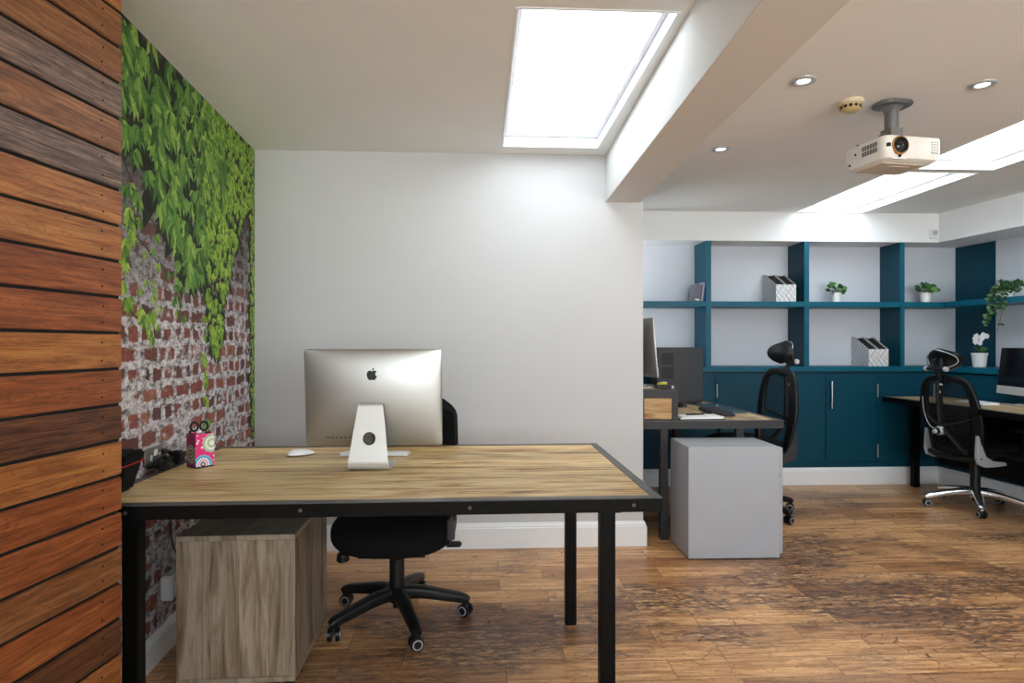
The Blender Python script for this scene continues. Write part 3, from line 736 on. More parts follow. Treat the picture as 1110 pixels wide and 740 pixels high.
# ------------------------------------------------------------------ oak pedestal under the front desk
t = thing('pedestal_cabinet', (-.852, 2.42, 0), math.radians(1.5), 'greyish oak laminate pedestal cabinet on castors under the front desk', 'cabinet')
W, D = .199, .245
MB().box(-W + .018, W - .018, -D + .002, D - .02, .06, .532).build('body', 'oak', t, smooth=0)
MB().box(-W, W, -D, D, .533, .551, .001, 1).build('top', 'oak_edge', t); MB().box(-W, W, -D, D, .04, .058, .001, 1).build('base', 'oak_edge', t)
MB().box(-W, -W + .0175, -D, D, .0585, .5325, .001, 1).build('side_panel', 'oak', t); MB().box(W - .0175, W, -D, D, .0585, .5325, .001, 1).build('side_panel', 'oak', t)
for sx in (-1, 1):
    for sy in (-1, 1):
        c = MB(); X, Y = sx * (W - .03), sy * (D - .03); c.cyl((X - .011, Y, .02), (X + .011, Y, .02), .02, n=16, bev=.003); c.cyl((X, Y, .018), (X, Y, .041), .008, n=10)
        c.build('castor', 'black_plastic', t)
# ------------------------------------------------------------------ grey steel pedestal
t = thing('filing_cabinet', (1.43, 3.59, 0), math.radians(-1), 'light grey steel drawer cabinet standing under the middle desk', 'cabinet')
W, D, H_ = .266, .178, .632
MB().box(-W, W - .012, -D, D, .006, H_, .0025, 2).build('body', 'grey_cab', t)
for k, (a, b) in enumerate(((.03, .31), (.315, .47), (.475, H_ - .006))):
    d = MB().box(W - .0115, W + .006, -D + .004, D - .004, a, b, .002, 2).build('drawer', 'grey_cab', t)
    MB().box(W + .0065, W + .012, -.06, .06, b - .03, b - .016, .002, 1).build('handle', 'alu', d)
MB().box(-W + .01, W - .02, -D + .01, D - .01, 0, .0055).build('plinth', 'black_plastic', t, smooth=0)

# ------------------------------------------------------------------ all-in-one computers
def apple_pts(s):
    """outline of the bitten apple mark, body and leaf, centred, height about s"""
    R = [(0, .31), (.10, .37), (.22, .40), (.35, .37), (.43, .29)]
    bite = [(.34, .21), (.30, .08), (.33, -.05), (.46, -.14)]
    lowr = [(.41, -.27), (.32, -.41), (.22, -.49), (.12, -.485), (0, -.45)]
    lowl = [(-.12, -.485), (-.22, -.49), (-.33, -.40), (-.43, -.24), (-.48, -.05), (-.47, .12), (-.41, .27), (-.30, .37), (-.17, .39), (-.08, .35)]
    body = [(x * s * .8, (z - .08) * s * .8) for x, z in R + bite + lowr + lowl]
    leaf = [(0, .43), (.03, .53), (.10, .61), (.20, .65), (.19, .56), (.13, .47), (.05, .43)]
    return body, [(x * s * .8, (z - .08) * s * .8) for x, z in leaf]

def computer(name, loc, rz, label, tilt=6, scale=1.0):
    """silver all-in-one; screen faces local +y, back faces -y, origin at the foot centre"""
    t = thing(name, loc, rz, label, 'computer'); t.scale = (scale,) * 3
    W, Hh = .264, .378; zb = .072
    piv = TR(0, 0, zb + Hh * .45) @ RX(tilt) @ TR(0, 0, -(zb + Hh * .45))
    def bulge(u, v):   # 0..1
        a = 1 - abs(2 * u - 1) ** 2.3; b = 1 - abs(2 * v - 1) ** 2.1
        return .004 + .034 * (max(a, 0) * max(b, 0)) ** .62
    def rc(u, v):      # round the corners slightly
        x = (2 * u - 1) * W; z = v * Hh; r = .012
        ex = W - abs(x); ez = min(z, Hh - z)
        if ex < r and ez < r:
            d = math.hypot(r - ex, r - ez)
            if d > r:
                k = r / d; nx = (W - r) + (r - ex) * k; x = math.copysign(nx, x); zz = r - (r - ez) * k; z = zz if z < Hh / 2 else Hh - zz
        return x, z
    def back(u, v):
        # denser towards the rim
        u = .5 - .5 * math.cos(PI * u); v = .5 - .5 * math.cos(PI * v)
        x, z = rc(u, v); return Vector((x, -bulge(u, v), zb + z))
    m = MB(); m.grid(back, 40, 32, piv)
    # the rim strip, 5 mm deep
    rim = []
    out = rrect(2 * W, Hh, .012, 5, 0, zb + Hh / 2)
    tb = bmesh.new(); a = [tb.verts.new((x, -.0042, z)) for x, z in out]; b = [tb.verts.new((x, .003, z)) for x, z in out]
    n = len(a)
    for i in range(n): tb.faces.new((a[i], a[(i + 1) % n], b[(i + 1) % n], b[i]))
    tb.faces.new(b)
    m._add(tb, piv)
    body = m.build('housing', 'alu', t, smooth=50)
    # front: black glass above, aluminium chin below
    MB().box(-W + .004, W - .004, .0031, .005, zb + .066, zb + Hh - .004, 0, 1, piv).build('screen', 'black_gloss', t, smooth=0)
    MB().box(-W + .001, W - .001, .0031, .0048, zb + .002, zb + .065, 0, 1, piv).build('chin', 'alu_white', t, smooth=0)
    # mark on the back
    lg = MB(); bd, lf = apple_pts(.052)
    for P in (bd, lf):
        tt = bmesh.new(); vs = [tt.verts.new((x, -bulge(.5 + x / (2 * W), (Hh * .755 + z) / Hh) - .0008, zb + Hh * .755 + z)) for x, z in P]
        bmesh.ops.triangle_fill(tt, use_beauty=True, edges=[tt.edges.new((vs[i], vs[(i + 1) % len(vs)])) for i in range(len(vs))])
        lg._add(tt, piv)
    tag(lg.build('logo', 'black_gloss', body, smooth=0), 'black apple shaped mark')
    # sockets along the lower edge
    pp = MB()
    for i, (w, h) in enumerate(((.014, .003), (.004, .007), (.004, .007), (.004, .007), (.004, .007), (.003, .006), (.003, .006), (.008, .007))):
        X = -.175 + i * .0165; Z = .036
        Y = -bulge(.5 + X / (2 * W), Z / Hh)
        pp.box(X - w / 2, X + w / 2, Y - .0008, Y + .003, zb + Z - h / 2, zb + Z + h / 2, 0, 1, piv)
    pp.build('port', 'black_plastic', body, smooth=0)
    # bent stand: neck profile in y-z, widening towards the foot, with a cable hole
    prof = [(-.052, .238), (-.062, .236)] + [(-.066 - .046 * k / 8, .232 - .20 * k / 8) for k in range(9)]
    prof += [(-.112 + .030 * (1 - math.cos(a)) + .0, .032 - .030 * math.sin(a) + .0) for a in [math.radians(18 * k) for k in range(1, 6)]]
    prof += [(-.02, .002), (.07, .002)]
    P = catmull([(0, y, z) for y, z in prof], 2)
    L = [0]
    for a, b in zip(P, P[1:]): L.append(L[-1] + (b - a).length)
    tb = bmesh.new(); rows = []
    for i, p in enumerate(P):
        s = L[i] / L[-1]
        hw = .044 + (.078 - .044) * min(1, L[i] / .26) ** .9
        nrm = (P[min(i + 1, len(P) - 1)] - P[max(i - 1, 0)]).normalized(); nn = Vector((0, nrm.z, -nrm.y))
        rows.append([tb.verts.new(p + Vector((sx * hw, 0, 0)) + nn * o) for sx, o in ((-1, 0), (1, 0), (1, .004), (-1, .004))])
    for a, b in zip(rows, rows[1:]):
        for j in range(4): tb.faces.new((a[j], a[(j + 1) % 4], b[(j + 1) % 4], b[j]))
    tb.faces.new(rows[0]); tb.faces.new(rows[-1][::-1]); bmesh.ops.recalc_face_normals(tb, faces=tb.faces)
    sm = MB(); sm._add(tb); st = sm.build('stand', 'alu_white', t, smooth=40)
    cut = MB().cyl((0, -.2, .118), (0, 0, .112), .0245, n=32).build('cut', 'alu_white', t)
    md = st.modifiers.new('hole', 'BOOLEAN'); md.object = cut; md.operation = 'DIFFERENCE'; md.solver = 'EXACT'
    dg = bpy.context.evaluated_depsgraph_get(); dg.update(); nm = bpy.data.meshes.new_from_object(st.evaluated_get(dg))
    st.modifiers.clear(); nm.polygons.foreach_set('use_smooth', [False] * len(nm.polygons)); st.data = nm; bpy.data.objects.remove(cut, do_unlink=True)
    MB().cyl((0, -.058, .222), (0, -.030, .232), .012, n=16).build('hinge', 'alu', t)
    # power lead behind the stand
    MB().tube([(.0, -.036, .118), (.012, -.06, .112), (.008, -.075, .07), (.03, -.05, .02), (.04, .02, .0055), (.02, .05, .0045)], .003, 8, smooth=6).build('power_lead', 'charcoal', t)
    return t
computer('desktop_computer', (-.418, 2.43, .7425), math.radians(-1), 'silver all-in-one computer seen from behind on the front desk', 5)
computer('desktop_computer', (1.03, 3.99, .9335), math.radians(-82), 'silver edged computer seen side-on behind the wall corner, on a riser', 5, .98)
computer('desktop_computer', (3.93, 4.33, .768), math.radians(78), 'computer with black screen and white chin on the right hand desk', 6, .93)

def keyboard_slim(loc, rz, label, w=.28, d=.115):
    t = thing('keyboard', loc, rz, label, 'keyboard')
    m = MB(); m.raw([(-w / 2, -d / 2, .001), (w / 2, -d / 2, .001), (w / 2, d / 2, .001), (-w / 2, d / 2, .001), (-w / 2, -d / 2, .0165), (w / 2, -d / 2, .0165), (w / 2, d / 2, .006), (-w / 2, d / 2, .006)],
          [(0, 3, 2, 1), (4, 5, 6, 7), (0, 1, 5, 4), (1, 2, 6, 5), (2, 3, 7, 6), (3, 0, 4, 7)])
    m.cyl((-w / 2, -d / 2 + .006, .009), (w / 2, -d / 2 + .006, .009), .009, n=16, bev=.001)
    m.build('body', 'white_plastic', t)
    k = MB()
    for r in range(6):
        n = 14 if r < 5 else 10
        y = -d / 2 + .027 + r * .0162
        zt = .0165 - (y + d / 2) / d * .0105
        xs = [(-w / 2 + .006 + i * (w - .012) / 14, (w - .012) / 14 - .0025) for i in range(14)]
        if r == 5: xs = xs[:4] + [(xs[4][0], xs[8][0] + xs[8][1] - xs[4][0])] + xs[9:]
        for X, kw in xs: k.box(X, X + kw, y - .0065, y + .0065, zt - .001, zt + .002, .0006, 1)
    k.build('keys', 'white_plastic', t)
    return t
keyboard_slim((-.45, 2.655, .740), math.radians(-1), 'white wireless keyboard behind the stand of the front computer', d=.085)
keyboard_slim((3.72, 4.47, .765), math.radians(84), 'white keyboard on the right hand desk in front of its computer', .30)
def mouse(loc, rz, label, mt='white_plastic'):
    t = thing('mouse', loc, rz, label, 'computer mouse')
    def fn(u, v):
        a = 2 * PI * u; r = math.sin(PI / 2 * v); x = .029 * r * math.copysign(abs(math.cos(a)) ** .75, math.cos(a)); y = .056 * r * math.copysign(abs(math.sin(a)) ** .85, math.sin(a))
        return Vector((x, y, .006 + .021 * math.cos(PI / 2 * v) ** .8 * (1 - .25 * y / .056)))
    m = MB(); m.grid(fn, 28, 10)
    m.build('shell', mt, t, smooth=60)
    def fb(u, v):
        a = 2 * PI * u; x = .029 * math.copysign(abs(math.cos(a)) ** .75, math.cos(a)); y = .056 * math.copysign(abs(math.sin(a)) ** .85, math.sin(a)); k = (1, 1, .9, 0)[int(round(v * 3))]; return Vector((x * k, y * k, (.006, .003, .0005, .0005)[int(round(v * 3))]))
    MB().grid(fb, 28, 3).build('base', 'alu', t, smooth=60)
    return t
mouse((-.765, 2.66, .740), math.radians(-60), 'white mouse lying on the front desk left of the computer')

# ------------------------------------------------------------------ chairs
def star_base(t, r, a0, arm_mat, post_mat, hub_z=.11, post_top=.36, wheel=.028):
    b = MB(); b.use(arm_mat)
    b.cyl((0, 0, hub_z - .035), (0, 0, hub_z + .03), .036, .030, 24, bev=.004)
    for k in range(5):
        a = math.radians(a0 + 72 * k); d = Vector((math.cos(a), math.sin(a), 0))
        P = [d * .02 + Vector((0, 0, hub_z + .005)), d * (r * .35) + Vector((0, 0, hub_z + .002)), d * (r * .7) + Vector((0, 0, hub_z - .018)), d * (r * .96) + Vector((0, 0, hub_z - .035)), d * (r + .012) + Vector((0, 0, hub_z - .048))]
        P = catmull(P, 4); n = len(P)
        b.sweep(P, rrect(.052, .050, .014, 3), scales=[(1.15 - .42 * i / (n - 1), 1.15 - .5 * i / (n - 1)) for i in range(n)])
        b.cyl(d * r + Vector((0, 0, hub_z - .06)), d * r + Vector((0, 0, hub_z - .03)), .013, n=12)
    base = b.build('base', None, t, smooth=45)
    for k in range(5):
        a = math.radians(a0 + 72 * k); d = Vector((math.cos(a), math.sin(a), 0)) * r
        sp = math.radians(a0 + 72 * k + 55 + 31 * k); s = Vector((math.cos(sp), math.sin(sp), 0))
        c = MB()
        for sg in (-1, 1):
            p = d + s * (.016 * sg) + Vector((0, 0, wheel))
            c.use('black_plastic'); c.cyl(p - s * .009, p + s * .009, wheel, n=24, bev=.003)
            c.use('wheel_rim'); c.cyl(p + s * .0085 * sg, p + s * .0115 * sg, wheel * .72, n=24)
            c.use('black_plastic'); c.cyl(p + s * .011 * sg, p + s * .0125 * sg, wheel * .55, n=20)
        c.use('black_plastic'); c.box(-.012, .012, -.012, .012, 0, .03, .004, 1, TR(d.x, d.y, wheel) @ Matrix.Rotation(sp, 4, 'Z'))
        c.build('caster', None, base, smooth=40)
    p = MB(); p.cyl((0, 0, hub_z), (0, 0, post_top - .07), .033, n=24, bev=.002); p.cyl((0, 0, post_top - .075), (0, 0, post_top), .020, n=16)
    p.cyl((0, 0, hub_z - .06), (0, 0, hub_z), .018, n=16)
    p.build('gas_column', post_mat, t)

def cushion(W, D, z0, z1, n=28, p=3.2, front_drop=.02, q=.9):
    """rounded seat block"""
    def fn(u, v):
        a = 2 * PI * u; ph = -PI / 2 + PI * v
        ca, sa = math.cos(a), math.sin(a); cp, sp = math.cos(ph), math.sin(ph)
        x = W * math.copysign(abs(ca) ** (2 / p), ca) * max(cp, 0) ** .45; y = D * math.copysign(abs(sa) ** (2 / p), sa) * max(cp, 0) ** .45
        z = (z0 + z1) / 2 + (z1 - z0) / 2 * math.copysign(abs(sp) ** q, sp)
        z += .012 * (x / W) ** 2 - front_drop * max(0, y / D) ** 3
        return Vector((x, y, z))
    m = MB(); m.grid(fn, n * 2, n); bmesh.ops.remove_doubles(m.bm, verts=m.bm.verts, dist=1e-5); return m

# front task chair (faces the camera)
t = thing('office_chair', (-.372, 2.745, 0), math.radians(180), 'black swivel office chair tucked under the front desk', 'chair')
star_base(t, .30, -176 + 0, 'black_plastic', 'black_plastic', hub_z=.115, post_top=.34)
sm = cushion(.262, .25, .345, .485, q=.75); bmesh.ops.translate(sm.bm, vec=(0, .03, 0), verts=sm.bm.verts); sm.build('seat', 'black_fabric', t, smooth=60)
m = MB(); m.box(-.15, .15, -.14, .18, .325, .352, .012, 2); m.box(-.085, .085, -.10, .10, .30, .33, .012, 2); m.cyl((0, 0, .275), (0, 0, .31), .045, .075, n=20); m.build('mechanism', 'black_plastic', t)
m = MB(); m.tube([(-.12, .02, .335), (-.24, .03, .335)], .007, 8); m.box(-.285, -.215, .012, .05, .326, .346, .006, 2); m.build('tilt_lever', 'black_plastic', t)
m = MB(); m.tube([(.15, .05, .335), (.215, .07, .32)], .009, 8); m.sphere((.218, .08, .308), .026, (1, 1, .85)); m.cyl((.218, .08, .285), (.218, .08, .31), .027, n=18, bev=.006); m.build('height_knob', 'black_plastic', t)
def backfn(u, v):
    x = (2 * u - 1); w = .238 - .012 * v; e = 1 - .24 * max(0, (v - .80) / .20) ** 2.4
    X = x * w * e - .030; z = .50 + .475 * v - .03 * abs(x) ** 4 * max(0, v - .5) * 2
    return X, -.205 - .035 * v - .035 * (x * x - .0) * -1, z
m = MB(); m.grid(lambda u, v: Vector((backfn(u, v)[0], backfn(u, v)[1] - .05 * 0 + .03 * (1 - abs(2 * u - 1) ** 3) * 0, backfn(u, v)[2])), 18, 18)
bm_ = m.bm; bmesh.ops.solidify(bm_, geom=bm_.faces[:], thickness=.05)
bmesh.ops.bevel(bm_, geom=[e for e in bm_.edges if e.calc_face_angle(0) > .8], offset=.02, segments=3, affect='EDGES', clamp_overlap=True)
m.build('backrest', 'black_fabric', t, smooth=60)
m = MB(); m.sweep(catmull([(0, -.08, .335), (0, -.20, .335), (0, -.27, .40), (0, -.285, .60)], 5), rrect(.07, .016, .006, 2), up=(1, 0, 0)); m.build('back_support', 'black_plastic', t, smooth=45)
m = MB(); m.box(-.262, -.232, .15, .22, .40, .50, .01, 2); m.build('seat_bracket', 'charcoal', t)

def ergo_chair(loc, rz, label, a0, arm_mat, post_mat, dz=0., recl=6):
    """mesh backed chair with head support; faces local +y"""
    t = thing('ergonomic_chair', loc, rz, label, 'chair')
    star_base(t, .315, a0, arm_mat, post_mat, hub_z=.115, post_top=.40 + dz)
    sm = cushion(.25, .235, .425 + dz, .50 + dz, front_drop=.025, q=.8); bmesh.ops.translate(sm.bm, vec=(0, .06, 0), verts=sm.bm.verts); sm.build('seat', 'black_fabric', t, smooth=60)
    m = MB(); m.box(-.17, .17, -.12, .22, .405 + dz, .432 + dz, .01, 2); m.box(-.07, .07, -.12, .11, .36 + dz, .41 + dz, .012, 2); m.build('mechanism', 'black_plastic', t)
    # back: built upright then reclined about the seat rear
    Rm = TR(0, -.185, .46 + dz) @ RX(recl)
    # outer hoop (x, z): shoulders broad, drawn in at the waist
    H_ = [(0, .505), (.11, .502), (.172, .468), (.205, .39), (.222, .28), (.218, .17), (.198, .06), (.180, -.02), (.10, -.035), (0, -.04)]
    hoop = H_ + [(-x, z) for x, z in H_[-2:0:-1]]
    def cy(x, z): return -.02 * math.sin(PI * min(max(z / .55, 0), 1)) + .55 * x * x       # wraps forward at the sides
    P = catmull([(x, cy(x, z), z) for x, z in hoop], 4, True)
    fr = MB(); sec = rrect(.054, .032, .012, 3)
    n = len(P); scs = []
    for p in P:
        w = .62 + .5 * min(1, max(0, p.z / .5)); scs.append((1., w))
    fr.sweep(P, sec, True, up=(0, 1, 0), scales=[(.8 + .9 * min(1, abs(p.x) / .2) * max(0, 1 - abs(p.z - .15) / .4), 1) for p in P], mat=Rm)
    frame = fr.build('back_frame', 'black_plastic', t, smooth=50)
    # mesh sheet inside the hoop
    ms = MB(); tb = bmesh.new()
    def half(z):
        pts = H_
        for (x0, z0), (x1, z1) in zip(pts, pts[1:]):
            if z1 <= z <= z0: return x0 + (x1 - x0) * ((z0 - z) / max(z0 - z1, 1e-6))
        return 0
    ms.grid(lambda u, v: Vector(((2 * u - 1) * half(-.03 + .545 * v), cy((2 * u - 1) * half(-.03 + .545 * v), -.03 + .545 * v) + .004, -.03 + .545 * v)), 14, 18, Rm)
    ms.build('back_mesh', 'mesh', t, smooth=80)
    # spine and lumbar yoke behind
    sp = MB()
    sp.sweep(catmull([(-.0, -.045, .505), (-.0, -.062, .40), (0, -.07, .28), (0, -.075, .16)], 5), rrect(.046, .020, .006, 2), up=(1, 0, 0), mat=Rm)
    for s in (-1, 1):
        sp.sweep(catmull([(s * .0, -.075, .17), (s * .09, -.05, .19), (s * .17, -.01, .215), (s * .235, .012, .24)], 5), rrect(.016, .030, .006, 2), up=(0, 1, 0), mat=Rm)
        sp.sweep(catmull([(s * .02, -.08, .15), (s * .075, -.075, .09), (s * .115, -.05, .02), (s * .13, -.02, -.03)], 5), rrect(.016, .034, .006, 2), up=(0, 1, 0), mat=Rm)
    sp.box(-.055, .055, -.035, -.0, .47, .535, .012, 2, Rm)
    sp.build('spine', 'black_plastic', t, smooth=50)
    bd = MB(); bd.sphere((0, -.052, .468), .03, (1, .35, .36), mat=Rm); bd.build('badge', 'silver', t)
    bd = MB(); bd.box(-.012, .012, -.069, -.055, .405, .430, .003, 2, Rm); bd.build('height_catch', 'silver', t)
    kn = MB(); kn.use('silver')
    tb = bmesh.new(); bmesh.ops.create_cone(tb, cap_ends=True, segments=24, radius1=.034, radius2=.030, depth=.03); kn._add(tb, Rm @ TR(0, -.098, .135) @ RX(90))
    kn.use('black_plastic'); tb = bmesh.new(); bmesh.ops.create_cone(tb, cap_ends=True, segments=24, radius1=.024, radius2=.024, depth=.02); kn._add(tb, Rm @ TR(0, -.118, .135) @ RX(90))
    kn.use('silver'); tb = bmesh.new(); bmesh.ops.create_cone(tb, cap_ends=True, segments=24, radius1=.018, radius2=.014, depth=.02); kn._add(tb, Rm @ TR(0, -.134, .135) @ RX(90))
    kn.build('tension_knob', None, t)
    # tension cable looping down the back
    MB().tube([Rm @ Vector((-.20, -.02, .36)), Rm @ Vector((-.17, -.05, .25)), Rm @ Vector((-.10, -.08, .16)), Rm @ Vector((-.03, -.09, .14))], .003, 6, smooth=5).build('tension_cable', 'silver', t)
    # polished side brackets joining seat and back
    for s in (-1, 1):
        b = MB(); tb = bmesh.new()
        prof = [(-.212, .10), (-.182, .10), (-.172, .02), (-.145, -.045), (-.085, -.080), (.015, -.092), (.02, -.112), (-.06, -.120), (-.15, -.122), (-.205, -.10), (-.220, -.05)]
        vs = [tb.verts.new((s * .205, y, .47 + z + dz)) for y, z in prof]; f_ = tb.faces.new(vs)
        r = bmesh.ops.extrude_face_region(tb, geom=[f_]); bmesh.ops.translate(tb, vec=(s * .028, 0, 0), verts=[v for v in r['geom'] if isinstance(v, bmesh.types.BMVert)])
        bmesh.ops.recalc_face_normals(tb, faces=tb.faces); bmesh.ops.bevel(tb, geom=[e for e in tb.edges if abs(e.verts[0].co.x - e.verts[1].co.x) < 1e-5], offset=.005, segments=2, affect='EDGES', clamp_overlap=True)
        b._add(tb); b.build('side_bracket', 'silver' if arm_mat == 'chrome' else 'charcoal', t, smooth=50)
        sc1 = MB()
        for (y, z) in ((-.182, .07), (-.19, -.06)): sc1.cyl((s * .232, y, .47 + z + dz), (s * .236, y, .47 + z + dz), .006, n=10); sc1.cyl((s * .206, y, .47 + z + dz), (s * .202, y, .47 + z + dz), .006, n=10)
        sc1.build('bracket_bolt', 'black_plastic', t)
        # arm rest
        a = MB(); a.use('black_plastic'); a.box(s * .29 - .04, s * .29 + .04, .0, .24, .60 + dz, .628 + dz, .012, 3)
        a.build('armrest', None, t, smooth=60)
        a = MB(); a.sweep(catmull([(s * .16, .10, .418 + dz), (s * .27, .10, .42 + dz), (s * .292, .10, .47 + dz), (s * .292, .10, .602 + dz)], 5), rrect(.05, .018, .006, 2), up=(0, 1, 0)); a.build('armrest_post', 'black_plastic', t, smooth=50)
    # rear seat rail
    MB().tube([(-.205, -.19, .40 + dz), (-.1, -.215, .385 + dz), (.1, -.215, .385 + dz), (.205, -.19, .40 + dz)], .018, 10, smooth=5).build('rear_rail', 'black_plastic', t, smooth=60)
    # head support
    hs = MB(); hs.tube([Rm @ Vector((0, -.03, .50)), Rm @ Vector((0, -.055, .56)), Rm @ Vector((0, -.06, .585))], .016, 10, smooth=4)
    hs.build('head_post', 'black_plastic', t, smooth=50)
    br = MB(); br.use('black_plastic')
    A = Rm @ Vector((-.075, -.062, .585)); B = Rm @ Vector((.075, -.062, .585)); br.cyl(A, B, .012, n=14)
    for s in (-1, 1): br.tube([Rm @ Vector((s * .045, -.062, .585)), Rm @ Vector((s * .038, -.05, .63)), Rm @ Vector((s * .02, -.02, .655))], .011, 8, smooth=4)
    br.use('silver')
    for s in (-1, 1):
        p = Rm @ Vector((s * .075, -.062, .585)); q = Rm @ Vector((s * .098, -.062, .585)); br.cyl(p, q, .019, .017, 18, bev=.003)
    br.build('head_pivot', None, t, smooth=45)
    hp = MB()
    def hf(u, v):
        x = (2 * u - 1); zz = (2 * v - 1); e = math.sqrt(max(0, 1 - abs(zz) ** 2.4 * .92)); X = x * .142 * e
        return Vector((X, .010 - .030 * zz * zz + 1.5 * X * X, .652 + .080 * zz - .012 * x * x))
    hp.grid(hf, 22, 14, Rm @ TR(0, .0, 0))
    bmesh.ops.solidify(hp.bm, geom=hp.bm.faces[:], thickness=-.03)
    Ri = Rm.inverted(); back_y = min((Ri @ v.co).y for v in hp.bm.verts if abs((Ri @ v.co).x) < .02 and abs((Ri @ v.co).z - .652) < .02)
    bmesh.ops.bevel(hp.bm, geom=[e for e in hp.bm.edges if e.calc_face_angle(0) > .8], offset=.010, segments=3, affect='EDGES', clamp_overlap=True)
    hd = hp.build('headrest', 'black_plastic', t, smooth=60)
    # silver bead round the rear rim of the head pad
    rimp = [Rm @ (hf(.5 + .5 * math.cos(a) * .93, .5 + .5 * math.sin(a) * .93) + Vector((0, -.0335 if back_y < -.012 else -.004, 0))) for a in [2 * PI * k / 36 for k in range(36)]]
    MB().tube(rimp, .0035, 6, True, up=(0, 1, 0)).build('headrest_bead', 'silver', hd, smooth=60)
    return t
ergo_chair((1.93, 4.35, 0), math.radians(93), 'black mesh chair with headrest at the middle desk, seen from its side', 8 - 93, 'black_plastic', 'black_plastic', dz=.05, recl=5)
ergo_chair((3.64, 4.39, 0), math.radians(-84), 'mesh chair with chrome star base pulled up to the right hand desk', 93 + 84, 'chrome', 'black_plastic', dz=0, recl=8)

# ------------------------------------------------------------------ things on the front desk and left wall
# local frame along the left wall
def wallpt(y): return Vector((LX(y), y, 0))
t = thing('wall_socket', (LX(2.40) + .004, 2.40, .782), wa_, 'brushed steel double wall socket with pale rocker switches, above the desk', 'socket')
MB().box(0, .007, -.076, .076, -.043, .043, .002, 2).build('plate', 'brushed', t)
m = MB()
for s in (-1, 1):
    m.box(.0072, .012, s * .034 - .011, s * .034 + .011, -.024, -.012, .001, 1); m.box(.0072, .011, s * .034 - .005, s * .034 + .005, -.012, .014, .001, 1)
m.box(.0072, .011, -.012, .012, .008, .030, .001, 1); m.build('switch', 'white_plastic', t)
t = thing('junction_box', (LX(2.53) + .004, 2.53, .262), wa_, 'white plastic socket box low on the left wall under the desk', 'socket')
MB().box(0, .045, -.075, .075, -.048, .048, .006, 2).build('box', 'white_plastic', t)
m = MB(); m.box(.046, .07, -.055, -.015, -.02, .03, .005, 2); m.box(.046, .05, .02, .05, -.01, .01, .001, 1); m.build('plug', 'white_plastic', t)
MB().tube([(.06, -.035, .028), (.06, -.04, .09), (.03, -.05, .2), (.02, -.03, .40)], .003, 6, smooth=5).build('lead', 'charcoal', t)

t = thing('cable_bundle', (LX(2.52) + .055, 2.45, .7405), wa_, 'tangle of black cables and plugs lying between socket and pen pot', 'cables')
m = MB()
rr = random.Random(3)
for k in range(6):
    P = [(-.03 + rr.uniform(-.01, .03), -.13 + .075 * i + rr.uniform(-.02, .02), .012 + rr.uniform(0, .05) * (1 if 0 < i < 3 else .3)) for i in range(5)]
    m.tube(P, rr.uniform(.0045, .0075), 8, smooth=6)
m.build('cable', 'black_plastic', t, smooth=60)
MB().box(-.03, .015, -.10, -.03, .001, .03, .006, 2, RZ(8)).build('adapter', 'black_plastic', t); MB().box(-.035, .01, .03, .075, .001, .05, .008, 2, RZ(-12)).build('adapter', 'black_plastic', t)

t = thing('pen_pot', (-1.085, 2.445, .740), math.radians(50), 'pink floral square pen pot holding scissors by the brick mural', 'pen pot')
m = MB(); s = .036; h = .128; w = .003
m.use('pen_front'); m.box(-s, s, -s, -s + w, .004, h); m.box(-s, s, s - w, s, .004, h)
m.use('pen_side'); m.box(-s, -s + w, -s + w, s - w, .004, h); m.box(s - w, s, -s + w, s - w, .004, h)
m.use('black_plastic'); m.box(-s, s, -s, s, 0, .004)
m.build('pot', None, t, smooth=0)
t2 = thing('scissors', (-1.09, 2.445, .748), math.radians(30), 'black handled scissors standing in the pink pen pot', 'scissors')
m = MB()
for s_, yy in ((-1, -.003), (1, .003)):
    ring = [(s_ * .017 + .013 * math.cos(a), yy, .145 + .017 * math.sin(a)) for a in [2 * PI * k / 16 for k in range(16)]]
    m.tube(ring, .004, 8, True, up=(0, 1, 0))
m.build('handle', 'black_plastic', t2, smooth=60)
m = MB(); m.box(-.008, .002, -.003, -.001, 0, .13, 0, 1, RY(3)); m.box(-.002, .008, .001, .003, 0, .13, 0, 1, RY(-3)); m.build('blade', 'chrome', t2)
for k, (x, y, mt, lb, tl) in enumerate(((-1.057, 2.452, 'brushed', 'silver pen leaning in the pink pen pot, right of the scissors', 6), (-1.10, 2.428, 'black_plastic', 'dark pen sticking out at the left of the pink pen pot', -7))):
    t3 = thing('pen', (x, y, .746), 0, lb, 'pen', ry=math.radians(tl))
    MB().cyl((0, 0, 0), (0, 0, .135), .0045, n=10, bev=.001).build('barrel', mt, t3); MB().box(-.0065, -.0045, -.0015, .0015, .10, .134).build('clip', 'chrome', t3)

t = thing('desk_organiser', (-1.15, 2.03, .740), wa_ , 'tapered black holder with thin red line, at the desk end beside the timber wall', 'holder')
m = MB()
def pot4(a, b, z0, z1): return [(-a, -b, z0), (a, -b, z0), (a, b, z0), (-a, b, z0)]
vs = pot4(.03, .04, 0, 0) + pot4(.05, .075, .125, 0) ; vs = [(-.03, -.04, 0), (.02, -.04, 0), (.02, .04, 0), (-.03, .04, 0), (-.045, -.075, .125), (.045, -.075, .125), (.045, .075, .125), (-.045, .075, .125)]
m.raw(vs, [(0, 3, 2, 1), (4, 5, 6, 7), (0, 1, 5, 4), (1, 2, 6, 5), (2, 3, 7, 6), (3, 0, 4, 7)])
bmesh.ops.bevel(m.bm, geom=m.bm.edges[:], offset=.008, segments=2, affect='EDGES')
m.build('body', 'black_fabric', t)
m = MB(); m.box(-.041, .0425, -.0705, .0705, .088, .0905); m.build('red_line', 'red', t, smooth=0)

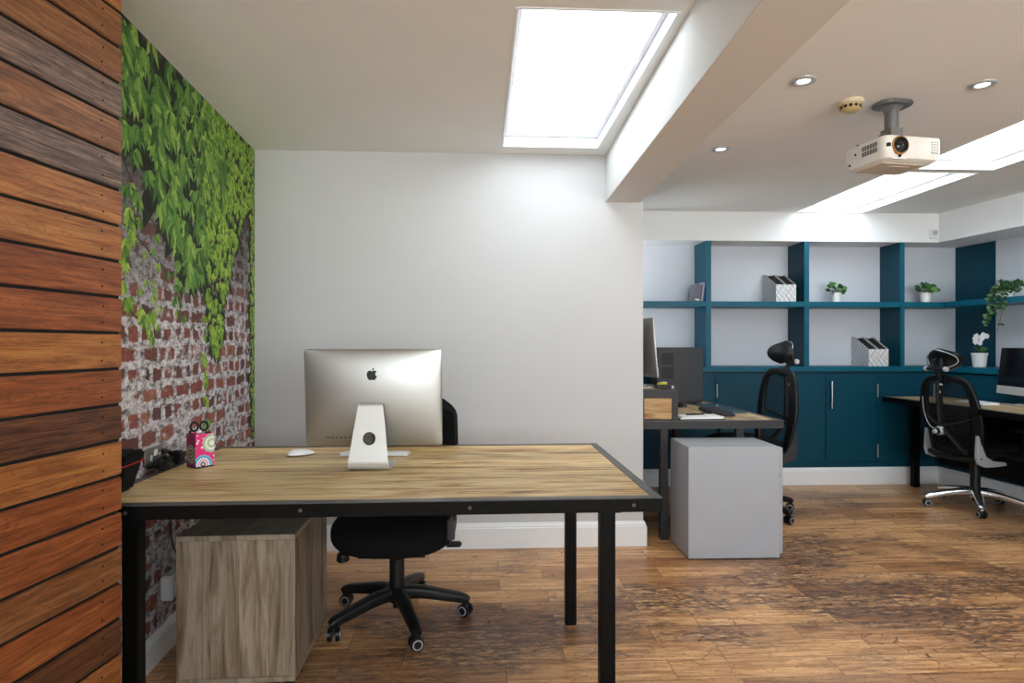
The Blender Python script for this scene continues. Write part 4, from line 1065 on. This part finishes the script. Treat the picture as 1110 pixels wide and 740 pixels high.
# ------------------------------------------------------------------ middle desk
t = thing('monitor_riser', (1.10, 4.05, .740), 0, 'black framed riser with honey coloured wood front on the middle desk', 'riser')
m = MB(); W, D, h = .108, .30, .188
m.box(-W, W, -D, D, h - .05, h, .001, 1); m.box(W - .036, W, -D, D, .002, h - .05, .001, 1); m.box(-W, -W + .006, -D, D, .002, h - .05, .001, 1); m.box(-W + .006, W - .034, -D + .004, D, .001, .008)
m.build('frame', 'grey_metal', t)
MB().box(-W + .007, W - .037, -D + .006, -D + .02, .009, h - .051).build('front', 'riser_wood', t, smooth=0)
MB().box(-W + .012, W - .09, -D + .06, D - .03, h + .0005, h + .003).build('top_inlay', 'riser_wood', t, smooth=0)

t = thing('computer_tower', (1.575, 4.93, .740), math.radians(2), 'dark grey computer tower case at the far end of the middle desk', 'computer tower')
MB().box(-.185, .185, -.09, .09, .008, .445, .006, 2).build('case', 'charcoal', t)
for z0 in (.20, .31):
    v = MB(); v.box(-.155, -.055, -.0925, -.0905, z0, z0 + .09, .001, 1)
    for i in range(7): v.box(-.150 , -.060, -.0945, -.0926, z0 + .008 + i * .012, z0 + .012 + i * .012)
    v.build('vent', 'charcoal_dark', t)
MB().box(-.189, -.1855, -.085, .085, .012, .44, .001, 1).build('front_bezel', 'black_plastic', t)
MB().box(-.17, .17, -.08, .08, 0, .0078).build('foot', 'black_plastic', t, smooth=0)

t = thing('keyboard', (1.60, 4.15, .740), math.radians(82), 'black full size keyboard on the middle desk', 'keyboard')
m = MB(); m.box(-.22, .22, -.075, .075, .001, .018, .006, 2); m.build('body', 'black_plastic', t)
k = MB()
for r in range(5):
    for i in range(21): k.box(-.212 + i * .0202, -.212 + i * .0202 + .0175, -.062 + r * .024, -.042 + r * .024, .0182, .024, .002, 1)
k.build('keys', 'charcoal', t)
mouse((1.47, 4.53, .740), math.radians(60), 'black mouse on the middle desk near the computer tower', 'black_gloss')
t = thing('glass_pad', (1.73, 4.45, .740), math.radians(-2), 'greenish glass writing pad on the middle desk', 'desk pad')
MB().box(-.09, .09, -.32, .32, .0005, .0055, .001, 1).build('sheet', 'green_glass', t)
t = thing('clipboard', (1.37, 3.86, .740), math.radians(2), 'clipboard of white papers near the front edge of the middle desk', 'clipboard')
MB().box(-.145, .145, -.085, .085, .0005, .0045, .001, 1).build('board', 'black_plastic', t)
m = MB(); m.box(-.14, .135, -.08, .08, .0047, .012); m.box(-.13, .14, -.078, .076, .0121, .018, 0, 1, RZ(1.5)); m.build('papers', 'paper', t, smooth=0)
t = thing('pen', (1.36, 3.88, .765), math.radians(12), 'black pen lying across the white papers on the clipboard', 'pen')
MB().cyl((-.065, 0, 0), (.065, 0, 0), .005, n=10, bev=.001).build('barrel', 'black_plastic', t)
t = thing('ruler', (1.30, 4.13, .740), math.radians(105), 'pale wooden ruler beside the riser on the middle desk', 'ruler')
MB().box(-.15, .15, -.018, .018, .0005, .006, .001, 1).build('strip', 'cork', t)
t = thing('computer_lead', (1.66, 4.78, .740), 0, 'thin black lead curling in front of the computer tower', 'cable')
MB().tube([(-.16, -.03, .005), (-.08, -.05, .012), (0, -.02, .005), (.06, .01, .022), (.09, .03, .03)], .004, 6, smooth=6).build('cable', 'black_plastic', t)
t = thing('tape_dispenser', (1.145, 3.86, .929), math.radians(8), 'black tape dispenser with yellow roll on top of the riser', 'tape dispenser')
def td(y, z): return (y, z)
m = MB(); m.box(-.055, .055, -.03, .03, 0, .026, .009, 3); m.build('base', 'charcoal', t)
m = MB(); m.sphere((-.004, 0, .03), .03, (1.15, .7, .42)); m.build('roll', 'yellow', t)
m = MB(); m.sphere((.008, 0, .038), .02, (1.2, .75, .3)); m.build('hub', 'silver', t)
m = MB(); m.box(.056, .075, -.012, .012, .001, .018, .005, 2); m.build('cutter', 'white_plastic', t)

# ------------------------------------------------------------------ far shelves
SZ = 1.02 + .557; WZ = .148 + .870
def magfile(loc, rz, label):
    t = thing('magazine_file', loc, rz, label, 'magazine file', 'checked magazine files on the bookcase')
    W, D, H0, H1 = .043, .12, .150, .258; th = .003
    m = MB(); m.use('tartan')
    # side walls with sloping top, front low wall, back tall wall, bottom
    for s in (-1, 1):
        x0, x1 = (s * W, s * (W - th)); a, b = min(x0, x1), max(x0, x1)
        pr = [(-D, 0), (D, 0), (D, H1), (D * .72, H1), (-D, H0)]
        tb = bmesh.new(); vs = [tb.verts.new((a, y, z)) for y, z in pr]; f_ = tb.faces.new(vs); r = bmesh.ops.extrude_face_region(tb, geom=[f_])
        bmesh.ops.translate(tb, vec=(b - a, 0, 0), verts=[v for v in r['geom'] if isinstance(v, bmesh.types.BMVert)]); bmesh.ops.recalc_face_normals(tb, faces=tb.faces); m._add(tb)
    m.box(-W + th, W - th, -D, -D + th, 0, H0); m.box(-W + th, W - th, D - th, D, 0, H1); m.box(-W + th, W - th, -D + th, D - th, 0, th)
    m.build('box', None, t, smooth=0)
    # dark sheet across the open top, just below the rim
    ml = MB(); ml.raw([(-W + .004, -D + .004, H0 - .008), (W - .004, -D + .004, H0 - .008), (W - .004, D * .72, H1 - .012), (-W + .004, D * .72, H1 - .012), (-W + .004, D - .004, H1 - .012), (W - .004, D - .004, H1 - .012)], [(0, 1, 2, 3), (3, 2, 5, 4)])
    ml.build('top_sheet', 'gap', t, smooth=0)
    e = MB(); e.box(W + .0001, W + .002, -D, D, 0, H0); e.build('side_edging', 'cork', t, smooth=0)
    return t
magfile((2.585, YT + .155, SZ), math.radians(1), 'checked magazine file on upper bookcase shelf, left of the pair')
magfile((2.678, YT + .155, SZ), math.radians(-1), 'checked magazine file on upper bookcase shelf, right of the pair')
magfile((3.41, YT + .155, WZ), math.radians(1), 'checked magazine file on the worktop, left of the pair')
magfile((3.503, YT + .155, WZ), math.radians(-1), 'checked magazine file on the worktop, right of the pair')
for (x, w, h, mt, tl, lb) in ((1.846, .052, .150, 'book_grey', 7, 'thick dark grey book leaning on the upper shelf, leftmost of three'), (1.886, .016, .165, 'book_pale', 9, 'thin pale book between the grey and the blue book'), (1.9045, .013, .185, 'blue', 8, 'tall thin blue book against the bookcase upright')):
    t = thing('book', (x, YT + .10, SZ + .001), 0, lb, 'book', 'books leaning on the upper shelf', ry=math.radians(tl))
    MB().box(-w / 2, w / 2, -.075, .075, 0, h, .0015, 1).build('cover', mt, t)
    MB().box(-w / 2 + .002, w / 2 - .002, -.07, .074, .003, h + .0005).build('pages', 'paper', t, smooth=0)
    if mt == 'book_grey':
        MB().box(-w / 2 + .006, w / 2 - .006, -.0765, -.0752, .008, .022).build('spine_label', 'paper', t, smooth=0)
    elif mt == 'blue':
        MB().box(-w / 2 + .003, w / 2 - .003, -.0765, -.0752, .15, .175).build('spine_label', 'paper', t, smooth=0)

def leafshape(m, base, d, L, w, up=Vector((0, 0, 1)), fold=.25, droop=.25, n=5):
    """single curved oval leaf, an island of its own"""
    d = d.normalized(); s = d.cross(up); s = s.normalized() if s.length > 1e-3 else Vector((1, 0, 0)); nn = s.cross(d).normalized()
    vs = []; fs = []
    for i in range(n + 1):
        t = i / n; wd = w * (math.sin(PI * min(1, t * .92 + .04)) ** .75) * (1 if t < .99 else .05)
        c = base + d * L * t - Vector((0, 0, 1)) * droop * L * t * t
        vs += [c - s * wd + nn * fold * wd, c, c + s * wd + nn * fold * wd]
    for i in range(n):
        a = i * 3; fs += [(a, a + 1, a + 4, a + 3), (a + 1, a + 2, a + 5, a + 4)]
    m.raw(vs, fs)
def pot(t, r, h, taper=.85, soil=True):
    m = MB(); m.lathe([(0, 0), (r * taper, 0), (r * .97, h * .86), (r * 1.04, h * .87), (r * 1.04, h), (r * .93, h), (r * .93, h * .9), (0, h * .9)], 28); m.build('pot', 'pot', t, smooth=35)
    MB().lathe([(0, h * .93), (r * .92, h * .905)], 20).build('soil', 'soil', t)
def shelf_plant(loc, label, seed, spec, r=.042, h=.088):
    t = thing('potted_plant', loc, 0, label, 'potted plant'); pot(t, r, h)
    R_ = random.Random(seed); st = MB(); lv = MB()
    for (az, el, ln, L, w) in spec:
        a = math.radians(az); e = math.radians(el)
        d = Vector((math.cos(a) * math.cos(e), math.sin(a) * math.cos(e), math.sin(e))); p = Vector((0, 0, h * .9)); q = p + d * ln
        st.tube([p, p + d * ln * .5 + Vector((0, 0, .006)), q], .0022, 6, smooth=3)
        leafshape(lv, q, Vector((d.x, d.y, d.z * .55 + R_.uniform(-.1, .25))), L * .95, w * 1.15, Vector((0, -1.4, .8)), .12, .15)
        e2 = a + 1.1; leafshape(lv, p + d * ln * .7, Vector((math.cos(e2), -.3 + .3 * math.sin(e2), .35)), L * .8, w, Vector((0, -1.2, .9)), .12, .15)
    st.build('stem', 'stem', t, smooth=60); lv.build('leaves', 'leaf', t, smooth=60)
    return t
S1 = [(180, 50, .07, .05, .020), (160, 30, .05, .05, .019), (200, 62, .07, .045, .019), (20, 55, .075, .045, .02), (0, 35, .06, .06, .019), (-30, 25, .045, .05, .022), (250, 35, .04, .04, .02), (290, 55, .06, .04, .021), (90, 75, .08, .04, .019), (215, 15, .03, .045, .018), (-10, 10, .035, .045, .02), (320, 40, .06, .05, .02), (140, 70, .085, .04, .018)]
S2 = [(175, 45, .065, .06, .020), (165, 30, .045, .06, .018), (200, 65, .08, .045, .020), (230, 60, .08, .045, .022), (0, 50, .075, .06, .019), (-5, 28, .06, .085, .022), (-25, 30, .05, .06, .022), (280, 20, .03, .05, .026), (260, 35, .04, .045, .022), (95, 70, .08, .04, .019), (225, 20, .03, .05, .019), (30, 60, .08, .045, .018)]
shelf_plant((3.125, YT + .12, SZ), 'small bushy plant in a white pot on the upper shelf, third bay', 5, S1)
shelf_plant((3.945, YT + .12, SZ), 'broad leaved plant in a white pot at the right end of the upper shelf', 8, S2, .044, .092)

# orchid on the worktop in the corner
t = thing('orchid', (4.225, 5.05, WZ), 0, 'white orchid in a white pot on the corner worktop', 'potted plant')
pot(t, .058, .118, .8)
st = MB(); st.tube([(0, 0, .11), (.012, 0, .17), (.006, -.005, .23), (-.025, -.01, .262)], .0035, 6, smooth=5); st.build('stem', 'stem', t, smooth=60)
lv = MB()
for az, L, w in ((185, .09, .022), (200, .075, .02), (-5, .09, .022), (15, .10, .018), (265, .05, .022)):
    a = math.radians(az); leafshape(lv, Vector((0, 0, .118)), Vector((math.cos(a), math.sin(a), 1.25)), L * 1.15, w, Vector((0, -.9, 1)), .3, .35, 7)
lv.build('leaves', 'leaf', t, smooth=60)
for (x, y, z, s) in ((-.055, -.02, .215, .03), (-.04, -.01, .255, .032), (-.01, -.03, .245, .03), (.02, -.01, .265, .032), (.045, -.02, .26, .024), (-.07, -.03, .24, .024), (-.025, -.03, .205, .026)):
    f = MB()
    for k in range(5):
        a = 2 * PI * k / 5 + x * 30; leafshape(f, Vector((x, y, z)), Vector((math.cos(a), -.25, math.sin(a))), s, s * .5, Vector((0, -1, 0)), .15, 0, 4)
    f.sphere((x, y - .004, z), s * .16)
    f.build('flower', 'petal', t, smooth=60)

# trailing ivy on the right hand shelf
t = thing('trailing_ivy', (4.135, 4.66, SZ), 0, 'variegated ivy trailing over the edge of the right hand shelf', 'potted plant')
pot(t, .036, .055)
R_ = random.Random(21); st = MB(); lv = MB()
def ivy(P, n, sz):
    Q = catmull(P, 8); st.tube(Q, .0018, 5)
    for i in range(n):
        p = Q[int((i + .5) / n * (len(Q) - 1))]; a = R_.uniform(0, 2 * PI)
        d = Vector((math.cos(a), math.sin(a) * .5 - .6, R_.uniform(-.5, .3)))
        s = sz * R_.uniform(.75, 1.15)
        leafshape(lv, p + d.normalized() * .006, d, s, s * .42, Vector((-.6, -1, .8)), .1, .3, 4)
        leafshape(lv, p + d.normalized() * .004 + Vector((0, -.002, 0)), Vector((-d.x, d.y, d.z)), s * .8, s * .4, Vector((-.6, -1, .8)), .1, .3, 4)
for k in range(24):
    a = R_.uniform(0, 2 * PI); r = R_.uniform(.03, .10)
    ivy([(0, 0, .07), (math.cos(a) * r * .5, math.sin(a) * r * .5, .10 + R_.uniform(-.01, .035)), (math.cos(a) * r, math.sin(a) * r, .06 + R_.uniform(-.03, .06))], 6, .038)
for (dx_, dy_, L_, n) in ((-.125, -.02, .12, 9), (-.15, .02, .22, 14), (-.115, .05, .20, 12), (-.10, -.06, .09, 6), (-.13, .035, .16, 10), (-.085, -.03, .27, 2)):
    ivy([(-.02, 0, .075), (dx_ * .6, dy_ * .6, .09), (dx_, dy_, .01), (dx_ + .01, dy_ + .01, -L_ * .5), (dx_ - .01, dy_ + .03, -L_)], n + 2, .034)
st.build('stem', 'stem', t, smooth=60); lv.build('leaves', 'leaf_ivy', t, smooth=60)

# small white sensor on the bulkhead
t = thing('alarm_sensor', (3.925, YT - .001, 2.17), 0, 'small white sensor box on the bulkhead near its corner', 'sensor')
MB().box(-.038, .038, -.022, 0, -.042, .042, .004, 2).build('box', 'white_plastic', t)
m = MB()
for i in range(4): m.box(-.022, .022, -.0235, -.0221, -.012 + i * .011, -.007 + i * .011)
m.build('grille', 'mount', t, smooth=0)

# ------------------------------------------------------------------ ceiling fittings
for i, (x, y, lb) in enumerate(((1.384, 2.594, 'lit ceiling spotlight left of the smoke detector, nearest the beam'), (2.184, 2.593, 'lit ceiling spotlight right of the projector mount'), (1.386, 3.523, 'lit ceiling spotlight further back, closest to the far bulkhead'))):
    t = thing('spotlight', (x, y, CE), 0, lb, 'ceiling light', 'recessed ceiling spotlights')
    MB().lathe([(.0255, -.0005), (.026, -.004), (.034, -.009), (.048, -.008), (.053, -.004), (.054, -.0005)], 32).build('bezel', 'silver', t, smooth=50)
    MB().lathe([(0, -.003), (.0252, -.003)], 24).build('lamp', 'lamp', t)
    l = bpy.data.lights.new('spotlight_bulb', 'SPOT'); l.energy = 9; l.color = (1, .9, .75); l.spot_size = math.radians(95); l.spot_blend = .7; l.shadow_soft_size = .03
    o = bpy.data.objects.new('spotlight_bulb', l); col.objects.link(o); o.location = (x, y, CE - .012)

t = thing('smoke_detector', (1.722, 2.806, CE), 0, 'cream round smoke detector on the ceiling beside the projector', 'smoke detector')
MB().lathe([(.056, -.0005), (.056, -.016), (.050, -.020), (0, -.020)], 32).build('base', 'cream', t, smooth=40)
MB().lathe([(.046, -.0205), (.042, -.040), (.030, -.050), (0, -.052)], 32).build('chamber', 'cream_dark', t, smooth=40)
m = MB()
for k in range(12):
    a = 2 * PI * k / 12; m.box(.0415, .0455, -.007, .007, -.037, -.025, .001, 1, RZ(math.degrees(a)))
m.build('vent', 'black_plastic', t)

px, py = 1.935, 2.83
t = thing('projector', (px, py, 0), math.radians(8), 'ivory ceiling projector with round lens hanging from a grey bracket', 'projector')
# body: chamfered underside, slightly rounded; front faces local -y
W, D = .152, .135; z0, z1 = 2.04, 2.148
def slab():
    m = MB(); tb = bmesh.new()
    lev = [(.72, z0), (.90, z0 + .012), (1.0, z0 + .042), (1.0, z1 - .006), (.975, z1)]
    rings = []
    for k, z in lev: rings.append([tb.verts.new((x * (1 - (1 - k) * .55), y * (1 - (1 - k) * .9), z)) for x, y in rrect(2 * W, 2 * D, .035, 5)])
    for a, b in zip(rings, rings[1:]):
        n = len(a)
        for i in range(n): tb.faces.new((a[i], a[(i + 1) % n], b[(i + 1) % n], b[i]))
    tb.faces.new(rings[0][::-1]); tb.faces.new(rings[-1]); bmesh.ops.recalc_face_normals(tb, faces=tb.faces); m._add(tb); return m
slab().build('housing', 'proj', t, smooth=35)
m = MB(); m.box(-.115, .10, -.08, .09, z0 - .003, z0 + .001, .001, 1); m.box(-.05, .05, -.05, .06, z0 - .006, z0 - .003, .001, 1); m.build('base_plate', 'proj_warm', t)
m = MB(); m.box(-.112, -.035, -D + .010, -D + .05, z0 + .006, z0 + .012); m.build('lens_shutter', 'white_plastic', t)
LXp, LZp = -.078, z0 + .064
m = MB()
m.use('orange_ring'); tb = bmesh.new()
def ringy(m, r0, r1, y0, y1):
    m.lathe([(r0, 0), (r0, y1 - y0), (r1, y1 - y0), (r1, 0)], 36, TR(LXp, -D + y1, LZp) @ RX(90))
m.lathe([(.036, 0), (.036, .012), (.041, .012), (.043, 0)], 36, TR(LXp, -D + .006, LZp) @ RX(90))
m.use('black_plastic'); m.lathe([(.0358, 0), (.0358, .015), (.031, .015), (.026, .0085), (.022, .0085), (0, .008)], 36, TR(LXp, -D + .006, LZp) @ RX(90))
m.build('lens_barrel', None, t, smooth=35)
m = MB(); m.lathe([(.021, .009), (.014, .013), (0, .015)], 28, TR(LXp, -D + .006, LZp) @ RX(90)); m.build('lens', 'black_gloss', t, smooth=70)
m = MB(); m.box(-.140, -.126, -D - .0015, -D + .01, LZp - .008, LZp + .008); m.sphere((-.075, -D + .004, z0 + .018), .007); m.box(-.07, .0, -D + .03, -D + .05, z1, z1 + .004)
m.build('sensor_window', 'black_plastic', t)
m = MB()   # right front grille and left side grille
for i in range(3):
    for j in range(6): m.box(.086 + i * .014, .095 + i * .014, -D - .001, -D + .006, z0 + .036 + j * .0095, z0 + .0405 + j * .0095)
for i in range(6):
    for j in range(2): m.box(-W - .001, -W + .006, -.085 + i * .016, -.073 + i * .016, z0 + .045 + j * .026, z0 + .066 + j * .026)
m.build('vent', 'mount', t, smooth=0)
m = MB(); m.cyl((-W - .001, .05, z0 + .07), (-W + .01, .05, z0 + .07), .006, n=12); m.cyl((-W - .001, .09, z0 + .03), (-W + .01, .09, z0 + .03), .005, n=12); m.build('side_screw', 'black_plastic', t)
# ceiling plate, column and cradle
t2 = t
m = MB(); m.prism(rrect(.17, .13, .05, 6, -.005, -.01), CE - .018, CE - .001, .006, 2)
tb = bmesh.new(); m.lathe([(.050, CE - .017), (.036, CE - .030), (.031, CE - .042)], 24); m.build('ceiling_plate', 'mount', t, smooth=40)
m = MB(); m.cyl((0, 0, CE - .13), (0, 0, CE - .04), .0295, n=28, bev=.002); m.cyl((0, 0, CE - .135), (0, 0, CE - .12), .032, n=28); m.build('column', 'mount', t)
m = MB(); zb_ = CE - .13
m.box(-.032, .032, -.034, -.028, zb_ - .05, zb_ + .01, .001, 1); m.box(-.034, -.028, -.03, .03, zb_ - .055, zb_ + .008, .001, 1); m.box(.028, .034, -.03, .03, zb_ - .055, zb_ + .008, .001, 1)
m.cyl((-.045, 0, zb_ - .03), (.045, 0, zb_ - .03), .007, n=12); m.cyl((-.05, 0, zb_ - .03), (-.04, 0, zb_ - .03), .013, n=12)
m.prism([(-.03, -.03), (.03, -.03), (.03, .03), (-.03, .03)], zb_ - .078, zb_ - .05, .006, 1)
m.lathe([(.075, z1 + .003), (.07, z1 + .012), (.03, z1 + .02), (0, z1 + .02)], 24)
for a in (35, 145, 215, 325):
    r_ = math.radians(a); m.sweep([(math.cos(r_) * .03, math.sin(r_) * .03, z1 + .012), (math.cos(r_) * .15, math.sin(r_) * .12, z1 + .008)], rrect(.016, .005, .002, 1))
    m.cyl((math.cos(r_) * .15, math.sin(r_) * .12, z1 - .003), (math.cos(r_) * .15, math.sin(r_) * .12, z1 + .018), .006, n=10)
m.build('cradle', 'mount', t, smooth=40)

# ------------------------------------------------------------------ light
w = bpy.data.worlds.new('world'); sc.world = w; w.use_nodes = True; nt = w.node_tree; N = NT(nt)
bg = nt.nodes['Background']
g = N.coord('Generated'); sp = N.n('SeparateXYZ'); N.l(g, sp.inputs[0])
zz = N.math('ADD', N.math('MULTIPLY', sp.outputs[2], .5), .5)
N.l(N.ramp(zz, [(.30, (.96, .985, .975)), (.47, (.96, .985, .975)), (.51, (.73, .77, .80)), (.62, (.46, .49, .52)), (1, (.27, .295, .32))]), bg.inputs[0])  # ground and horizon raised above the zenith as added fill through the rear opening
bg.inputs[1].default_value = 13.0
sc.view_settings.view_transform = 'Standard'; sc.view_settings.look = 'None'; sc.view_settings.gamma = 1; sc.view_settings.exposure = .32
sc.view_settings.use_curve_mapping = False
cy = sc.cycles; cy.use_denoising = True; cy.max_bounces = 10; cy.diffuse_bounces = 6; cy.glossy_bounces = 4; cy.transparent_max_bounces = 12
cy.sample_clamp_indirect = 6; cy.caustics_reflective = False; cy.caustics_refractive = False
try: cy.denoiser = 'OPENIMAGEDENOISE'
except Exception: pass
